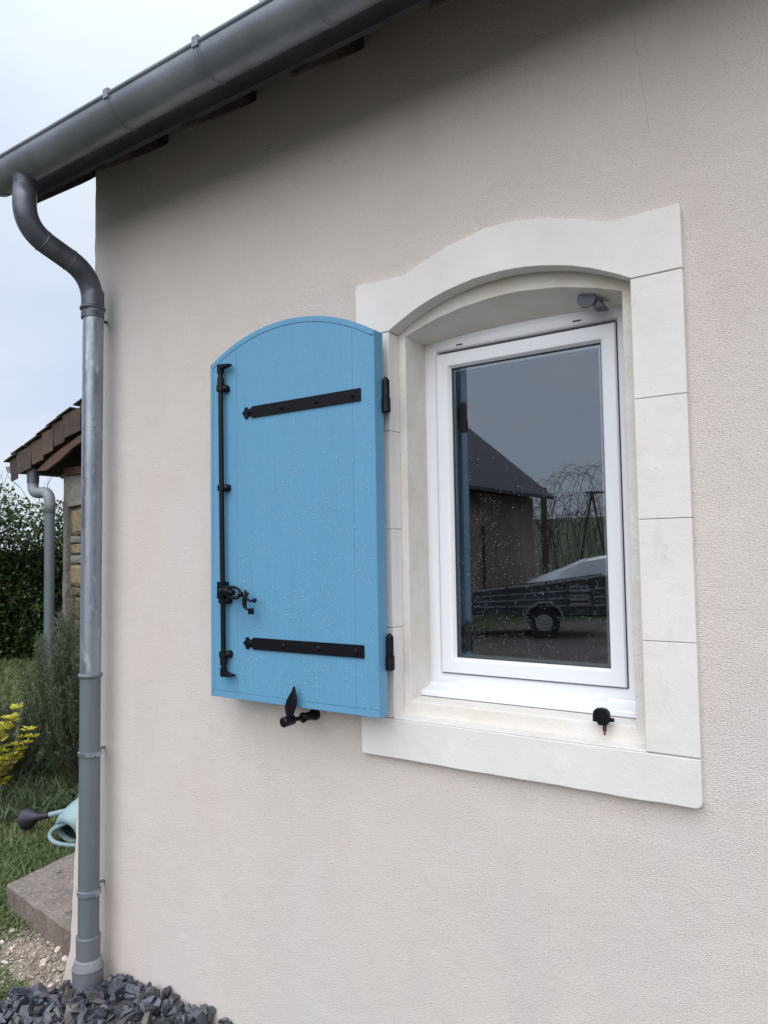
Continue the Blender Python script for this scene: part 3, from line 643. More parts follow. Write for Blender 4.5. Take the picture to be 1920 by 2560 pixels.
q = MB(); q.box((-2.70, .06, 3.30), (5.1, .30, 3.46)); q.build('eave_gap_blocker', 'wooddark', house)  # dark blocker added behind the wall head, standing in for the shadowy eave gap
for i in range(18):
    x = -2.755+i*.4625
    dp = .118 if i == 0 else .125
    q = MB(); q.prism([(EY+.003, uz(EY)-.003), (.04, uz(.04)-.003), (.04, uz(.04)-dp), (-.02, uz(-.02)-dp), (EY+.003, uz(EY)-dp*.72)], 0, x-.034, x+.034)
    q.build('rafter', 'wood', roof, bevel=.003)
q = MB(); q.tube([(-3.05, 1.35, 4.2), (-3.05, 1.35, 6.6)], .022, 10); q.tube([(-3.05, 1.35, 4.3), (-2.7, 1.35, 4.3)], .012, 8); q.build('mast', 'zinclight', house, smooth=True, label='thin grey pole rising above the gutter')

# ------------------------------------------------------------------ slate chips at the foot of the wall
def ph(x, y):
    a = .152+.012*math.sin(x*5)+.5*y*.55
    e = min(1, max(0, (x+2.70-y*1.3+.03*math.sin(y*19))/.22)); e = e*e*(3-2*e)*min(1, max(0, (x+2.92)/.08))
    return max(-.03, (a)*e-.02*(1-e))
xs_ = np.arange(-3.1, 4.5, .04); ys_ = np.arange(-.75, .001, .04)
q = MB(); nx_, ny_ = len(xs_), len(ys_)
q.add([(x, y, ph(x, y)+random.uniform(-.006, .006)) for y in ys_ for x in xs_], [(j*nx_+i, j*nx_+i+1, (j+1)*nx_+i+1, (j+1)*nx_+i) for j in range(ny_-1) for i in range(nx_-1)])
bed = q.build('slate_chip_bed', 'slatesoil', None, origin=(-2.4, -.2, 0), fix=False)
tag(bed, 'bed of broken dark slate chips heaped along the foot of the wall', 'slate chips')
def chipmesh(name, m, sx, sy, sz, jit=.3):
    V = []
    for x, y in ((-1, -.6), (0, -1), (1, -.5), (.9, .7), (-.1, 1), (-1, .5)):
        V.append([x, y, -1]); 
    for x, y in ((-.8, -.5), (0, -.8), (.8, -.4), (.7, .6), (-.1, .8), (-.8, .4)): V.append([x, y, 1])
    V = [((x+random.uniform(-jit, jit))*sx/2, (y+random.uniform(-jit, jit))*sy/2, (z+random.uniform(-jit, jit)*.8)*sz/2) for x, y, z in V]
    me = bpy.data.meshes.new(name)
    me.from_pydata(V, [], [(0, 5, 4, 3, 2, 1), (6, 7, 8, 9, 10, 11)]+[(i, (i+1) % 6, 6+(i+1) % 6, 6+i) for i in range(6)]); me.materials.append(MT[m]); return me
chips = [chipmesh('slate_chip', 'slate', random.uniform(.038, .068), random.uniform(.026, .046), random.uniform(.009, .020)) for _ in range(14)]
def vis_chip(): # wedge of the bed that shows
    while True:
        x = random.uniform(-2.98, -1.90); y = random.uniform(-.52, .0)
        if y > -.05-.42*(-1.9-x)/1.0-.10 and ph(x, y) > -.012: return x, y
for i in range(290):
    x, y = vis_chip(); o = bpy.data.objects.new('slate_chip', random.choice(chips)); C.objects.link(o); o.parent = bed
    o.location = Vector((x, min(y, -.012), ph(x, y)+.008+.016*random.random()))-WL[bed]
    o.rotation_euler = (random.gauss(0, .75), random.gauss(0, .75), random.uniform(0, 6.28)); s_ = random.choice((.7, .85, 1, 1.15, 1.3)); o.scale = (s_,)*3
def scatter(name, m, meshes, pts, par, kind='stuff', label=None):
    V, F = [], []
    for (p_, s_) in pts:
        me = random.choice(meshes); Rm = Euler((random.gauss(0, .6), random.gauss(0, .6), random.uniform(0, 6.28))).to_matrix(); b = len(V)
        for v in me.vertices: V.append(tuple(Vector(p_)+Rm @ v.co*s_))
        for f_ in me.polygons: F.append(tuple(b+i for i in f_.vertices))
    mb = MB(); mb.add(V, F); o = mb.build(name, m, par, fix=False, label=label, kind=kind); return o
pts = []
for _ in range(2600):
    x = random.uniform(-3.0, .5); y = random.uniform(-.7, -.01); 
    if ph(x, y) > -.01: pts.append(((x, y, ph(x, y)+.004+.008*random.random()), random.uniform(.4, .75)))
sm = bpy.data.materials['slate_chip'].copy(); MT['slate2'] = sm
scatter('slate_fragments', 'slate2', chips, pts, bed)

# ------------------------------------------------------------------ rubble strip, slab
q = MB(); xs_ = np.arange(-3.95, -2.7, .04); ys_ = np.arange(-.5, 1.0, .04); nx_, ny_ = len(xs_), len(ys_)
def rz(x, y):
    d = math.hypot((x+3.15)/.62, (y-.08)/.30); return .014*max(0, 1-d*d)+random.uniform(-.006, .006)*(d < 1)-.03*(d > 1.0)
q.add([(x, y, rz(x, y)) for y in ys_ for x in xs_], [(j*nx_+i, j*nx_+i+1, (j+1)*nx_+i+1, (j+1)*nx_+i) for j in range(ny_-1) for i in range(nx_-1)])
rub = q.build('soil', 'soil', None, smooth='all', origin=(-3.15, .08, 0), fix=False); tag(rub, 'bare stony soil between the lawn and the house corner', None, None, 'structure')
lm = [chipmesh('limestone_chunk', 'lime', random.uniform(.026, .05), random.uniform(.02, .034), random.uniform(.012, .022), .35) for _ in range(10)]
for i in range(110):
    a = random.uniform(0, 6.28); r_ = random.random()**.6; x = -3.08+.48*r_*math.cos(a); y = .05+.20*r_*math.sin(a)
    o = bpy.data.objects.new('stone', random.choice(lm)); C.objects.link(o); o.parent = rub
    o.location = Vector((x, y, .012+.008*random.random()))-WL[rub]; o.rotation_euler = (random.gauss(0, .4), random.gauss(0, .4), random.uniform(0, 6.28)); s_ = .35+.75*random.random()**2.5; o.scale = (s_,)*3
pts = []
for _ in range(3200):
    a = random.uniform(0, 6.28); r_ = random.random()**.55; pts.append(((-3.08+.62*r_*math.cos(a), .06+.30*r_*math.sin(a), .010+.006*random.random()), random.uniform(.12, .4)))
MT['lime2'] = mat('gravel_mix', (.50, .42, .35), .9, var=(.2, .165, .13), vscale=60)
g_ = scatter('gravel', 'lime2', lm, pts, None, label='fine pale gravel and grit by the house corner'); 
# pebbles caught against the wall foot
sb = MB()
A = [(-3.742, .222), (-2.95, .105), (-2.80, .09), (-2.80, 1.5), (-3.99, 1.5), (-3.842, .68)]
def edge_pts(P, step=.05, j=.004):
    o_ = []
    for (a, b), (c, d) in zip(P, P[1:]+P[:1]):
        n_ = max(1, int(math.hypot(c-a, d-b)/step))
        for k in range(n_): o_.append((a+(c-a)*k/n_+random.uniform(-j, j), b+(d-b)*k/n_+random.uniform(-j, j)))
    return o_
sb.prism(edge_pts(A), 2, .01, .125)
tag(sb.build('doorstep_slab', 'slab', None, bevel=.006), 'worn brown concrete slab lying in the grass beside the house corner', 'slab')

# ------------------------------------------------------------------ lawn grass
def wedge(n, a0, a1, d0, d1, pw_=1.0):
    a = R(a0)+(R(a1)-R(a0))*rng.random(n); d = d0*(d1/d0)**(rng.random(n)**pw_)
    return CAM.x+d*np.cos(a), CAM.y+d*np.sin(a), d
def blades(name, n, a0, a1, d0, d1, h0, h1, m, label, excl, kind='stuff', wdt=.0035):
    x, y, d = wedge(n, a0, a1, d0, d1); keep = ~excl(x, y); x, y, d = x[keep], y[keep], d[keep]; n = len(x)
    h = (h0+(h1-h0)*rng.random(n)**1.5)*(1+.04*d); ang = rng.random(n)*6.28; lean = .25+.9*rng.random(n); w_ = wdt*(.6+.8*rng.random(n))*(1+.10*d)
    la = rng.random(n)*6.28
    P0 = np.stack([x, y, np.zeros(n)-.004], 1); D = np.stack([np.cos(la)*lean, np.sin(la)*lean, np.ones(n)], 1); D /= np.linalg.norm(D, axis=1)[:, None]
    S = np.stack([np.cos(ang), np.sin(ang), np.zeros(n)], 1)*w_[:, None]
    D2 = D.copy(); D2[:, 2] *= .55; D2[:, :2] *= 1.5; D2 /= np.linalg.norm(D2, axis=1)[:, None]
    M1 = P0+D*h[:, None]*.55; T = M1+D2*h[:, None]*.5
    V = np.stack([P0-S, P0+S, M1+S*.8, M1-S*.8, T], 1).reshape(-1, 3)
    i = np.arange(n)*5; F1 = np.stack([i, i+1, i+2, i+3], 1)
    F = np.concatenate([np.stack([i, i+1, i+2], 1), np.stack([i, i+2, i+3], 1), np.stack([i+3, i+2, i+4], 1)])
    patch = .5+.5*np.sin(x*2.3+1.3*np.sin(y*3.1))*np.sin(y*1.9)
    tint = np.clip(.15+.35*patch+.45*rng.random(n), 0, 1)
    return quads(name, m, V, F, np.repeat(tint, 5), None, label, kind)
def ex(x, y):
    in_slab = (y > .105-(x+2.95)*.147) & (x > -3.742-(y-.222)*.22) & (y < 1.5)
    in_rub = ((x+3.06)/.56)**2+((y-.06)/.24)**2 < .35+.65*rng.random(len(x))
    bare = (np.sin(x*3.7+y*2.2)*np.sin(x*2.1-y*4.3) > .66) & (rng.random(len(x)) < .5)
    in_bed = (x > -2.95) & (y < .01) & (y > -.75)
    can = (np.abs(x+4.23) < .09) & (np.abs(y-.88) < .07)
    return in_slab | in_rub | in_bed | (x > -2.85) & (y > -.2) | bare | can
blades('grass', 105000, 146, 166, 3.3, 8, .025, .06, 'grass', 'short tufty green lawn beside the house', ex)
blades('grass', 45000, 143, 166, 7.5, 17, .04, .09, 'grass', 'lawn running back to the hedge', lambda x, y: x > -2.85)
# longer unmown tufts in the border under the bush
blades('long_grass', 9000, 146, 160, 5.6, 7.2, .06, .17, 'weed', 'longer weedy grass under the rosemary bush', lambda x, y: rng.random(len(x)) < .3, wdt=.005)

# weeds: low leafy rosettes beyond the watering can
def weed(x, y, n, L_, seed, nm, lab):
    global rng
    P = np.tile([x, y, .005], (n, 1))+rng.normal(size=(n, 3))*[.03, .03, .004]; a = rng.random(n)*6.28; e = .25+.9*rng.random(n)
    D = np.stack([np.cos(a), np.sin(a), e], 1); V, F, T = leaves(P, D, L_*(.6+.7*rng.random(n)), L_*.3, rng.random(n), .5)
    return tag(quads('weed', 'weed', V, F, T, None, origin=(x, y, 0)), lab, 'weed', 'broad-leaved weeds in the border')
for i, (x, y, n, L_) in enumerate([(-4.83, 1.28, 26, .12), (-5.0, 1.22, 22, .11), (-5.16, 1.30, 22, .12), (-4.93, 1.42, 24, .13), (-5.3, 1.2, 20, .10), (-3.45, -.13, 12, .05), (-4.72, 1.36, 20, .12)]):
    weed(x, y, n, L_, i, 'weed', 'small weed growing between the lawn and the slate chips' if i == 5 else ['pale broad-leaved weed just behind the spout of the watering can', 'broad-leaved weed left of the rosemary foot', 'weed beside the brown half-buried stone', 'leafy weed under the front of the rosemary bush', 'low weed at the left edge under the golden shrub', '', 'leafy weed between the watering can and the rosemary bush'][i])
for i, (x, y, z, s_, c_) in enumerate([(-5.25, 1.27, .02, 1.9, 'ochre'), (-5.05, 1.13, .015, 1.5, 'lime')]):
    o = bpy.data.objects.new('stone', (lm[i]).copy()); C.objects.link(o); o.data.materials.clear(); o.data.materials.append(MT[c_]); o.location = (x, y, z); o.scale = (s_,)*3; o.rotation_euler = (.3, .2, i)
    tag(o, ['brown fist-sized stone half buried in the border grass', 'small grey stone left of the watering can'][i], 'stone')

# ------------------------------------------------------------------ rosemary bush
def stems_bush(name, base, n, hgt, spread, leafL, leafW, per, m, ms_, label, cat, lean=(0, 0)):
    root = empty(name, base, label, cat); B = np.array(base); st = MB(); VV, FF, TT, off = [], [], [], 0
    for i in range(n):
        a = random.uniform(0, 6.28); r_ = random.random()**.6; h = hgt*(1-.40*r_*r_)*random.uniform(.72, 1.0)
        p0 = B+np.array([math.cos(a)*r_*spread*.3, math.sin(a)*r_*spread*.3, 0]); tp = B+np.array([math.cos(a)*r_*spread+lean[0], math.sin(a)*r_*spread+lean[1], h])
        mid = (p0+tp)/2+np.array([math.cos(a), math.sin(a), -.3])*r_*spread*.35
        ts = np.linspace(0, 1, 9); pth = [tuple((1-t_)**2*p0+2*t_*(1-t_)*mid+t_*t_*tp) for t_ in ts]
        st.tube(pth, [.006*(1-.8*t_) for t_ in ts], 4, False)
        t_ = .12+.88*rng.random(per)**.75; P = ((1-t_)**2)[:, None]*p0+(2*t_*(1-t_))[:, None]*mid+(t_*t_)[:, None]*tp
        P = P+rng.normal(size=(per, 3))*.012
        D = rng.normal(size=(per, 3))*.6+np.array([0, 0, .8])+(tp-p0)/np.linalg.norm(tp-p0)*.4
        V, F, T = leaves(P, D, leafL*(.6+.8*rng.random(per)), leafW, np.clip(.15+.7*t_*rng.random(per)+.15*rng.random(per), 0, 1)); VV.append(V); FF.append(F+off); TT.append(T); off += len(V)
    st.build('stems', ms_, root, fix=False)
    quads('foliage', m, np.concatenate(VV), np.concatenate(FF), np.concatenate(TT), root, origin=base)
    return root
stems_bush('rosemary_bush', (-5.24, 1.76, 0), 135, 1.55, .54, .036, .0062, 520, 'rosemary', 'stem', 'tall grey-green rosemary bush with upright stems beside the downpipe', 'bush')
stems_bush('rosemary_bush', (-5.80, 1.30, 0), 60, .72, .42, .036, .0062, 380, 'rosemary', 'stem', 'lower sprawling rosemary bush at the left edge of the photo', 'bush')

# golden shrub at the left edge
root = empty('golden_shrub', (-5.20, .80, 0), 'yellow-green shrub reaching in from the left edge of the photo', 'shrub')
st = MB(); VV, FF, TT, off = [], [], [], 0
tips = [(-5.14+.10*math.cos(k*2.4)*(k > 0), 1.0+.11*math.sin(k*1.7), .30+.032*k) for k in range(14)]+[(-5.14, 1.05, .70), (-5.18, .98, .56), (-5.11, 1.09, .42), (-5.19, .96, .30), (-5.2, .92, .46), (-5.22, .86, .62), (-5.05, 1.12, .50), (-5.25, .8, .5), (-5.22, .90, .36), (-5.13, 1.02, .62), (-5.3, .7, .6), (-5.16, .98, .22)]
for tp in tips:
    b = np.array([-5.20+random.uniform(-.05, .05), .80, 0]); tp = np.array(tp); mid = (b+tp)/2+np.array([0, -.02, .06])
    ts = np.linspace(0, 1, 7); st.tube([tuple((1-t_)**2*b+2*t_*(1-t_)*mid+t_*t_*tp) for t_ in ts], [.005*(1-.6*t_) for t_ in ts], 5, False)
    for t_ in (.68, .8, .9, 1.0):
        k = 8 if t_ > .85 else 6; c = (1-t_)**2*b+2*t_*(1-t_)*mid+t_*t_*tp; a = rng.random()*6.28+np.arange(k)*2*math.pi/k
        D = np.stack([np.cos(a), np.sin(a), .15+.4*rng.random(k)], 1); V, F, T = leaves(np.tile(c, (k, 1)), D, .056*(.6+.6*rng.random(k)), .021, rng.random(k), .3)
        VV.append(V); FF.append(F+off); TT.append(T); off += len(V)
st.build('stems', 'stem', root, fix=False); quads('foliage', 'gold', np.concatenate(VV), np.concatenate(FF), np.concatenate(TT), root, origin=(-5.2, .8, 0))

# ------------------------------------------------------------------ hedge far behind
hdir = np.array([math.cos(R(151)), math.sin(R(151))]); hn = np.array([-hdir[1], hdir[0]])
hc = np.array([0, -1.85])+hdir*15.2
root = empty('hedge', (hc[0], hc[1], 0), 'tall dense evergreen hedge with bare twigs on top, behind the lean-to shed', 'hedge')
n = 90000; s_ = rng.uniform(-7, 5, n); dpt = np.abs(rng.normal(size=n))*.55; 
hh = 2.95+.22*np.sin(s_*1.3)+.12*np.sin(s_*4.1); zz = hh*rng.random(n)**.8
front = -.9+.16*np.sin(s_*2.2+zz*1.7)+.12*np.sin(zz*4.3-s_*3.3)
topthin = zz > hh-.7; keep = ~(topthin & (rng.random(n) < .72*np.clip((zz-(hh-.7))/.7, 0, 1)+.1)); s_, dpt, zz, front = s_[keep], dpt[keep], zz[keep], front[keep]; n = len(s_)
q_ = front+dpt
P = np.stack([hc[0]+hn[0]*s_+hdir[0]*q_, hc[1]+hn[1]*s_+hdir[1]*q_, zz], 1)
D = rng.normal(size=(n, 3))+np.array([-hdir[0]*.8, -hdir[1]*.8, .1])
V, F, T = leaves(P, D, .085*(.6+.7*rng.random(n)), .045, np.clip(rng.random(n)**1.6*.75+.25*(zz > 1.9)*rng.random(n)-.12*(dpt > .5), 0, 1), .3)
quads('foliage', 'hedge', V, F, T, root, origin=(hc[0], hc[1], 0))
q = MB()
for i in range(330):
    s0 = random.uniform(-6, 4.5); dq = random.uniform(-.7, .5); x = hc[0]+hn[0]*s0+hdir[0]*dq; y = hc[1]+hn[1]*s0+hdir[1]*dq; z0 = random.uniform(.4, 2.3); L_ = random.uniform(.6, 1.4)
    p_ = [Vector((x, y, z0))]; d = Vector((random.gauss(0, .35), random.gauss(0, .35), 1)).normalized()
    for k in range(5): d = (d+Vector((random.gauss(0, .16), random.gauss(0, .16), random.gauss(0, .08)))).normalized(); p_.append(p_[-1]+d*L_/5)
    q.tube([tuple(a) for a in p_], [.009, .008, .007, .006, .004, .002], 4, False)
    for k in (2, 3, 4):
        e = (d+Vector((random.gauss(0, .7), random.gauss(0, .7), .3))).normalized(); q.tube([tuple(p_[k]), tuple(p_[k]+e*.18), tuple(p_[k]+e*.34+Vector((0, 0, .05)))], [.005, .004, .002], 3, False)
q.build('twigs', 'twig', root, fix=False)
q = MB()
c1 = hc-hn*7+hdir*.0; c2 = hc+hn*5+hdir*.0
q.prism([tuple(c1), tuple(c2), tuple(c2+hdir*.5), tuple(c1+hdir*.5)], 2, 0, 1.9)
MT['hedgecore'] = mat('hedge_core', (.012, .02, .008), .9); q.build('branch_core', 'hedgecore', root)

# ------------------------------------------------------------------ shed with verge tiles
SYp = 4.0
shed = empty('shed', (-7.5, 5.5, 0), 'old stone shed with a brown clay tile roof, left of the house corner', 'shed')
vx = [-10.58, -10.40, -10.05, -9.76, -9.52, -9.27, -8.89, -8.60, -8.32, -8.04, -7.76, -7.5]
vz = [3.150, 3.240, 3.345, 3.455, 3.550, 3.640, 3.760, 3.86, 3.965, 4.07, 4.17, 4.27]
q = MB(); q.add([(-10.60, SYp+.012, 2.98), (-7.4, SYp+.012, 4.16), (-7.4, 8, 4.16), (-10.60, 8, 2.98), (-10.6, SYp+.012, 3.06), (-7.4, SYp+.012, 4.24), (-7.4, 8, 4.24), (-10.6, 8, 3.06)],
               [(0, 3, 2, 1), (4, 5, 6, 7), (0, 1, 5, 4), (2, 3, 7, 6), (3, 0, 4, 7), (1, 2, 6, 5)])
q.add([(-4.2, SYp+.012, 2.98), (-7.4, SYp+.012, 4.16), (-7.4, 8, 4.16), (-4.2, 8, 2.98), (-4.2, SYp+.012, 3.06), (-7.4, SYp+.012, 4.24), (-7.4, 8, 4.24), (-4.2, 8, 3.06)],
      [(0, 1, 2, 3), (4, 7, 6, 5), (0, 4, 5, 1), (2, 6, 7, 3), (3, 7, 4, 0), (1, 5, 6, 2)])
sroof = q.build('roof', 'rooftile', shed)
for i in range(11):
    x0, z1 = vx[i], vz[i]; wd = vx[i+1]-x0+.03; h = .31
    q = MB(); dz = .37*wd*.45
    y0 = SYp-.012-.010*(i % 2)
    q.add([(x0, y0, z1), (x0+wd, y0, z1+dz), (x0+wd, y0, z1+dz-h), (x0+.05, y0, z1-h), (x0, y0+.016, z1), (x0+wd, y0+.016, z1+dz), (x0+wd, y0+.016, z1+dz-h), (x0+.05, y0+.016, z1-h)],
          [(0, 1, 2, 3), (7, 6, 5, 4), (0, 4, 5, 1), (1, 5, 6, 2), (2, 6, 7, 3), (3, 7, 4, 0)])
    q.build('verge_tile', 'rooftile', sroof, bevel=.003)
    q = MB(); y1 = SYp+.01; q.add([(x0-.09, y1-.06, z1-.005), (x0+.22, y1-.06, z1+.09), (x0+.22, y1+.2, z1+.09), (x0-.09, y1+.2, z1-.005), (x0-.09, y1-.06, z1-.022), (x0+.22, y1-.06, z1+.073), (x0+.22, y1+.2, z1+.073), (x0-.09, y1+.2, z1-.022)],
                                [(0, 1, 2, 3), (7, 6, 5, 4), (0, 4, 5, 1), (1, 5, 6, 2), (2, 6, 7, 3), (3, 7, 4, 0)]); q.build('tile', 'rooftile', sroof)
q = MB()      # courses further up the slope
for i in range(11):
    for k in range(20):
        x0, z1 = vx[i], vz[i]; y0 = SYp+.22+k*.19; q.add([(x0-.09, y0, z1-.005), (x0+.22, y0, z1+.09), (x0+.22, y0+.18, z1+.09), (x0-.09, y0+.18, z1-.005), (x0-.09, y0, z1-.022), (x0-.09, y0+.18, z1-.022)], [(0, 1, 2, 3), (0, 3, 5, 4)])
q.build('tile_courses', 'rooftile', sroof, kind='stuff', fix=False)
# lower verge boards seen under the tiles
q = MB(); q.prism([(-9.95, 2.955), (-9.60, 3.13), (-9.1, 3.30), (-8.5, 3.50), (-8.5, 3.40), (-9.1, 3.20), (-9.4, 3.06), (-9.72, 2.945)], 1, SYp+.03, SYp+.06); q.build('barge_board', 'shedwood', shed)
q = MB(); q.box((-9.74, SYp+.30, 2.895), (-8.6, SYp+.42, 3.00)); q.build('beam', 'shedwood', shed, bevel=.006)
q = MB(); q.box((-9.02, SYp+.22, 2.70), (-8.88, SYp+.34, 3.35)); q.build('bracket_post', 'shedwood', shed, bevel=.006)
q = MB(); q.prism([(-10.2, 2.90), (-9.72, 2.87), (-9.25, 2.84), (-9.25, 2.88), (-9.7, 2.93), (-10.2, 2.97)], 1, SYp+.55, SYp+.60); q.build('soffit_board', 'shedwall', shed)
# walls: front (gable) wall as a mortar core with stones standing proud at the corner
q = MB(); q.box((-9.77, SYp+.47, 0), (-5.0, 7.8, 3.0)); q.prism([(-9.77, 3.0), (-7.4, 3.9), (-5.0, 3.0)], 1, SYp+1.2, 7.6)
sw = q.build('wall', 'shedwall', shed)
q = MB(); q.prism([(-9.83+random.uniform(-.01, .01), 0)]+[(-9.83+random.uniform(-.012, .012), z) for z in np.arange(.2, 2.9, .15)]+[(-9.83, 2.93), (-9.3, 2.93), (-9.3, 2.48), (-9.74, 2.46)]+[(-9.75+random.uniform(-.02, .02), z) for z in np.arange(2.38, 0, -.12)]+[(-9.75, 0)], 1, SYp+.36, SYp+.468)
q.build('corner_render', 'shedwall', sw)
def rock(mb, x0, x1, z0, z1, y0, y1, j=.02):
    n_ = 16; cx, cz = (x0+x1)/2, (z0+z1)/2; out_ = []
    for k in range(n_):
        a = 2*math.pi*k/n_; c_, s__ = math.cos(a), math.sin(a); m_ = max(abs(c_), abs(s__))
        rr_ = 1/m_*random.uniform(.94, 1.04)*(.93 if abs(abs(c_)-abs(s__)) < .1 else 1); out_.append((cx+c_*rr_*(x1-x0)/2*.96, cz+s__*rr_*(z1-z0)/2*.96))
    V = [(x, y1, z) for x, z in out_]+[(x, y0+.02, z) for x, z in out_]+[(cx+(x-cx)*.75, y0+random.uniform(-.01, .01), cz+(z-cz)*.75) for x, z in out_]
    F = [(i, (i+1) % n_, n_+(i+1) % n_, n_+i) for i in range(n_)]+[(n_+i, n_+(i+1) % n_, 2*n_+(i+1) % n_, 2*n_+i) for i in range(n_)]+[tuple(range(2*n_, 3*n_))]
    mb.add(V, F)
zc = 2.42
for i, (h, m_) in enumerate([(.36, 'ochre'), (.10, 'shedwall'), (.14, 'ochre'), (.12, 'shedwall'), (.30, 'ochre'), (.12, 'ochre'), (.30, 'ochre'), (.26, 'ochre'), (.3, 'ochre'), (.28, 'ochre')]):
    x = -9.735+random.uniform(0, .02)
    while x < -8.3:
        wd = random.uniform(.24, .42); q = MB(); rock(q, x, x+wd, zc-h, zc, SYp+.385, SYp+.468); q.build('stone', m_, sw); x += wd+.012
    zc -= h+.014
# shed gutter end and swan neck downpipe
q = MB(); pts = [(-10.64+.115*math.cos(R(a)), 3.075+.105*math.sin(R(a))) for a in range(180, 361, 15)]; pts2 = [(-10.64+.105*math.cos(R(a)), 3.075+.095*math.sin(R(a))) for a in range(360, 179, -15)]
q.prism(pts+pts2, 1, SYp+.03, 7.9); q.add([(x, SYp+.04, z) for x, z in pts], [tuple(range(len(pts)))]); q.build('gutter', 'pvclight', shed, smooth=True)
q = MB(); q.tube([(-10.16, SYp+.1, 3.0), (-10.16, SYp+.1, 2.80)], .082, 18); q.build('downpipe', 'zincdark', shed, smooth=True, label='dark neck of the shed downpipe')
path = [(x, SYp+.1, z) for x, z in vpath([(-10.16, 2.82), (-10.16, 2.655, .14), (-9.74, 2.655, .17), (-9.74, 2.36)], 8)]
q = MB(); q.tube(path, .076, 18); q.build('elbow', 'pvclight', shed, smooth='all')
q = MB(); q.tube([(-9.74, SYp+.1, 2.40), (-9.72, SYp+.1, 0)], .069, 18); q.build('downpipe', 'zincdark' if 0 else 'pvcgrey', shed, smooth=True, label='grey shed downpipe dropping behind the rosemary bush')

# ------------------------------------------------------------------ watering can lying on the lawn
can = empty('watering_can', (-4.2, .93, 0), 'pale green watering can with a black rose lying on its side in the grass', 'watering can')
ax = Vector((.15, -.93, -.34)).normalized(); upv = Vector((0, 0, 1)); sd_ = ax.cross(upv).normalized(); u2 = sd_.cross(ax)
c0 = Vector((-4.245, .965, .128))
n = 26
def canbody(prof_):
    V, F = [], []
    for t_, r_ in prof_:
        for j in range(n):
            a = 2*math.pi*j/n; V.append(c0+ax*t_+sd_*(r_*1.2*math.cos(a))+u2*(r_*(1.12 if math.sin(a) > 0 else 1)*math.sin(a)))
    for i in range(len(prof_)-1):
        for j in range(n): F.append((i*n+j, i*n+(j+1) % n, (i+1)*n+(j+1) % n, (i+1)*n+j))
    return V, F
q = MB(); q.add(*canbody([(-.19, .0), (-.19, .085), (-.17, .10), (-.02, .105), (.06, .100), (.10, .086), (.112, .072), (.112, .064), (.10, .062), (.06, .080)])); q.build('body', 'can', can, smooth=True)
q = MB(); q.add(*canbody([(.075, .073), (.02, .09), (-.15, .085), (-.17, .0)])); q.build('inner_shade', 'candark', can, smooth=True)  # added dark skin inside the body, painting the shade in the open mouth
q = MB(); q.tube([(-4.20, 1.04, .215), (-4.298, .995, .19), (-4.378, .938, .165), (-4.470, .885, .140)], [.024, .020, .0175, .0155], 14); q.build('spout', 'can', can, smooth=True)
q = MB(); q.tube([(-4.455, .890, .142), (-4.528, .865, .125), (-4.548, .862, .121), (-4.625, .858, .100), (-4.645, .857, .094), (-4.652, .857, .092)], [.0175, .0195, .025, .058, .066, .058], 22); q.build('rose', 'rose', can, smooth=True)
q = MB(); hp = [Vector(p_) for p_ in ((-4.235, .885, .150), (-4.272, .853, .13), (-4.318, .83, .10), (-4.327, .815, .07), (-4.302, .813, .045), (-4.262, .827, .03), (-4.204, .85, .025), (-4.132, .887, .03), (-4.025, .921, .08), (-4.03, .96, .12))]
sm_ = []
for i in range(len(hp)-1):
    p0, p1, p2, p3 = hp[max(i-1, 0)], hp[i], hp[i+1], hp[min(i+2, len(hp)-1)]
    for k in range(5):
        t_ = k/5; sm_.append(tuple(.5*((2*p1)+(p2-p0)*t_+(2*p0-5*p1+4*p2-p3)*t_*t_+(3*p1-p0-3*p2+p3)*t_**3)))
q.tube(sm_+[tuple(hp[-1])], .0145, 12); q.build('handle', 'can', can, smooth=True)

# ------------------------------------------------------------------ across the yard (seen in the pane)
barn = empty('barn', (-13, -14.5, 0), 'long barn with a dark slate roof across the yard, reflected in the window', 'barn')
q = MB(); q.box((-16.4, -19.6, 0), (-9.55, -6.0, 3.35)); q.prism([(-16.4, 3.35), (-9.55, 3.35), (-12.98, 6.3)], 1, -19.6, -6.0); bwall = q.build('wall', 'barnwall', barn)
q = MB(); ry0, ry1 = -20.0, -5.7
q.add([(-9.02, ry0, 3.42), (-9.02, ry1, 3.42), (-12.98, ry1, 6.75), (-12.98, ry0, 6.75), (-16.95, ry0, 3.42), (-16.95, ry1, 3.42), (-9.02, ry0, 3.32), (-9.02, ry1, 3.32), (-12.98, ry1, 6.62), (-12.98, ry0, 6.62), (-16.95, ry0, 3.32), (-16.95, ry1, 3.32)],
      [(0, 1, 2, 3), (3, 2, 5, 4), (6, 9, 8, 7), (9, 10, 11, 8), (0, 6, 7, 1), (4, 5, 11, 10), (0, 3, 9, 6), (3, 4, 10, 9), (1, 7, 8, 2), (2, 8, 11, 5)])
q.build('roof', 'barnslate', barn)
for y in (-17.2, -14.4, -11.6): q = MB(); q.box((-9.56, y-1.0, 0), (-9.48, y+1.0, 2.45)); q.build('door', 'barndoor', barn)
q = MB(); q.tube([(-11.65, -25.4, 0), (-11.65, -25.4, 4.2)], .13, 8); tag(q.build('post', 'stem'), 'thick brown timber post standing past the barn, reflected in the window', 'post')
sg = empty('swing_frame', (-10.7, -28, 0), 'metal A-frame swing support in the far field, reflected in the window', 'swing')
for p1 in ((-11.35, -27.8, .3), (-10.05, -28.2, .3)):
    q = MB(); q.tube([(-10.65, -27.97, 4.15), p1], .05, 6); q.build('leg', 'stem', sg)
q = MB(); q.tube([(-10.9, -27.9, 4.12), (-8.6, -29.5, 4.12)], .05, 6); q.build('crossbar', 'stem', sg)
